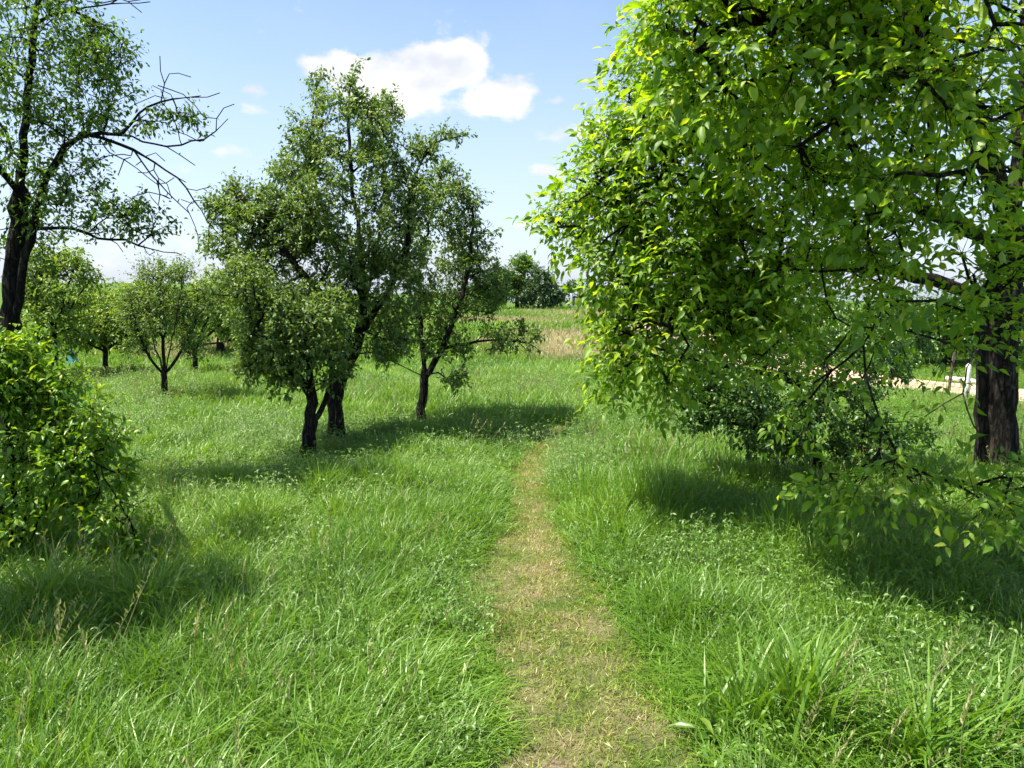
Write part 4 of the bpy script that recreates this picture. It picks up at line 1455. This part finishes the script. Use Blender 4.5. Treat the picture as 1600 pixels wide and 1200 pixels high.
stalk_c = proto_collection('stalk_tufts', [stalk_tuft(700 + k_).mesh('stalks', MAT['seed']) for k_ in range(6)])
x, y = meadow_pts([(.5, 5, 7), (5, 13, 6)])
x, y = thin(x, y, np.clip(3.2 * fnoise(x, y, .45, 95) - 1.2, 0, 1))
scatter('seed_grass', *place(x, y, .75, 1.15), stalk_c, 6, 'grass in seed standing over the meadow')
# short mown growth and straw on the path
yy_ = rng.uniform(-2, pathL[-1, 1], 26000)
l_, r2_ = path_edges(yy_)
xx_ = l_ - .05 + (r2_ - l_ + .1) * rng.uniform(0, 1, len(yy_))
p_ = np.clip((r2_ - l_) / .95, .15, 1)
xx_, yy_ = thin(xx_, yy_, p_)
xx_, yy_ = thin(xx_, yy_, np.clip(.18 + 1.5 * (fnoise(xx_, yy_, 2.2, 88) - .25), .1, 1))
scatter('mown_grass', *place(xx_, yy_, .6, 1.25, None, .3), mown_c, 8, 'short mown grass and dry clippings on the path')
x, y = meadow_pts([(14, 24, 50), (24, 38, 22)])
x, y = thin(x, y, dryness(x, y))
scatter('dry_grass', *place(x, y, .7, 1.3, .6 + .7 * fnoise(x, y, .6, 90)), dry_c, 6, 'dry straw-coloured grass on the bank')


# ------------------------------------------------------------------ single tussocks and weeds that stand out
def tussock(p, n, h, seed, label, w=.0105, lean=.3, curl=1.2):
    r = np.random.default_rng(seed)
    v, q, t = blade_tuft(r, n, h, w, .06, lean, curl, 6, (.15, -.1))
    o = link('grass_tussock', mesh_from('grass_tussock', v, [q, t], MAT['grass']), None, p)
    return tag(o, label, 'grass tussock', 'tall grass tussocks')


tussock(G(1255, 1165), 230, .46, 901, 'tall upright grass tussock nearest the path in the right foreground', lean=.2, curl=1.0)
tussock(G(1165, 1150), 110, .38, 902, 'thin grass tussock at the right edge of the path')
tussock(G(1430, 1210), 230, .44, 903, 'broad grass tussock with arching blades right of the upright tussock', lean=.45, curl=1.4)
tussock(G(1560, 1190), 150, .40, 904, 'loose grass tussock in the bottom right corner', lean=.45, curl=1.3)
tussock(G(230, 985), 170, .44, 905, 'arching grass tussock in the shade below the shrub', lean=.35, curl=1.3)
tussock(G(60, 985), 170, .5, 906, 'dark grass tussock at the left edge below the shrub', lean=.4, curl=1.2)


def weed(p, label, cat, mat, seed, h=.35, n=9, size=(.05, .09), ratio=.45, spread=.05, stems_n=3, name='broadleaf_weed'):
    r = np.random.default_rng(seed)
    root = empty(name, p, label, cat)
    for k_ in range(stems_n):
        d = nrm(np.array([r.normal(0, .35), r.normal(0, .35), 1.]))
        P0 = np.array([r.normal(0, spread * .5), r.normal(0, spread * .5), -.02])
        hh = h * r.uniform(.75, 1.1)
        P = np.array([P0 + d * hh * t + np.array([r.normal(0, .008), r.normal(0, .008), 0]) for t in np.linspace(0, 1, 6)])
        b = Bag()
        b.add(*tube(P, np.linspace(.004, .0018, 6), 5))
        link('stem', b.mesh('stem', mat), root)
        for j in range(n):
            t = .25 + .75 * (j + .5) / n
            a = j * 2.4 + r.uniform(0, .6)
            ax = np.array([[math.cos(a), math.sin(a), .35 - .5 * (1 - t)]])
            s_ = r.uniform(*size) * (1.15 - .5 * t)
            pos = (P0 + d * hh * t)[None]
            v, f = bake_leaves((pos, ax, np.array([[0, 0, 1.]]) + r.normal(0, .2, (1, 3)), np.array([s_]), np.array([s_ * ratio])), T_OVAL)
            link('leaf', mesh_from('leaf', v, [f], mat), root)
    return root


weed(G(525, 728), 'yellowish herb growing at the foot of the two forked apple trees', 'weed', MAT['herb'], 1, .34, 8, (.03, .055), .4, .12, 6)
weed(G(1228, 850), 'pale green sapling shoot in the walnut shade', 'weed', MAT['bush_leaf'], 2, .34, 7, (.05, .085), .5, .05, 3)
weed(G(1475, 965), 'broad-leaved weed at the edge of the walnut shade', 'weed', MAT['weed'], 3, .36, 8, (.06, .10), .35, .04, 2)
weed(G(165, 700), 'narrow-leaved weed beside the leafy shrub', 'weed', MAT['weed'], 4, .38, 12, (.07, .11), .16, .04, 2)
weed(G(955, 795), 'small pale-leaved weed right of the path', 'weed', MAT['herb'], 5, .27, 5, (.05, .07), .5, .03, 2)
weed(G(1095, 1185), 'single dock plant with a pale upright leaf beside the path', 'weed', MAT['weed'], 6, .24, 5, (.09, .14), .32, .03, 1)
print('TRIS', sum(len(o.data.polygons) for o in S.objects if o.type == 'MESH'), COUNT)
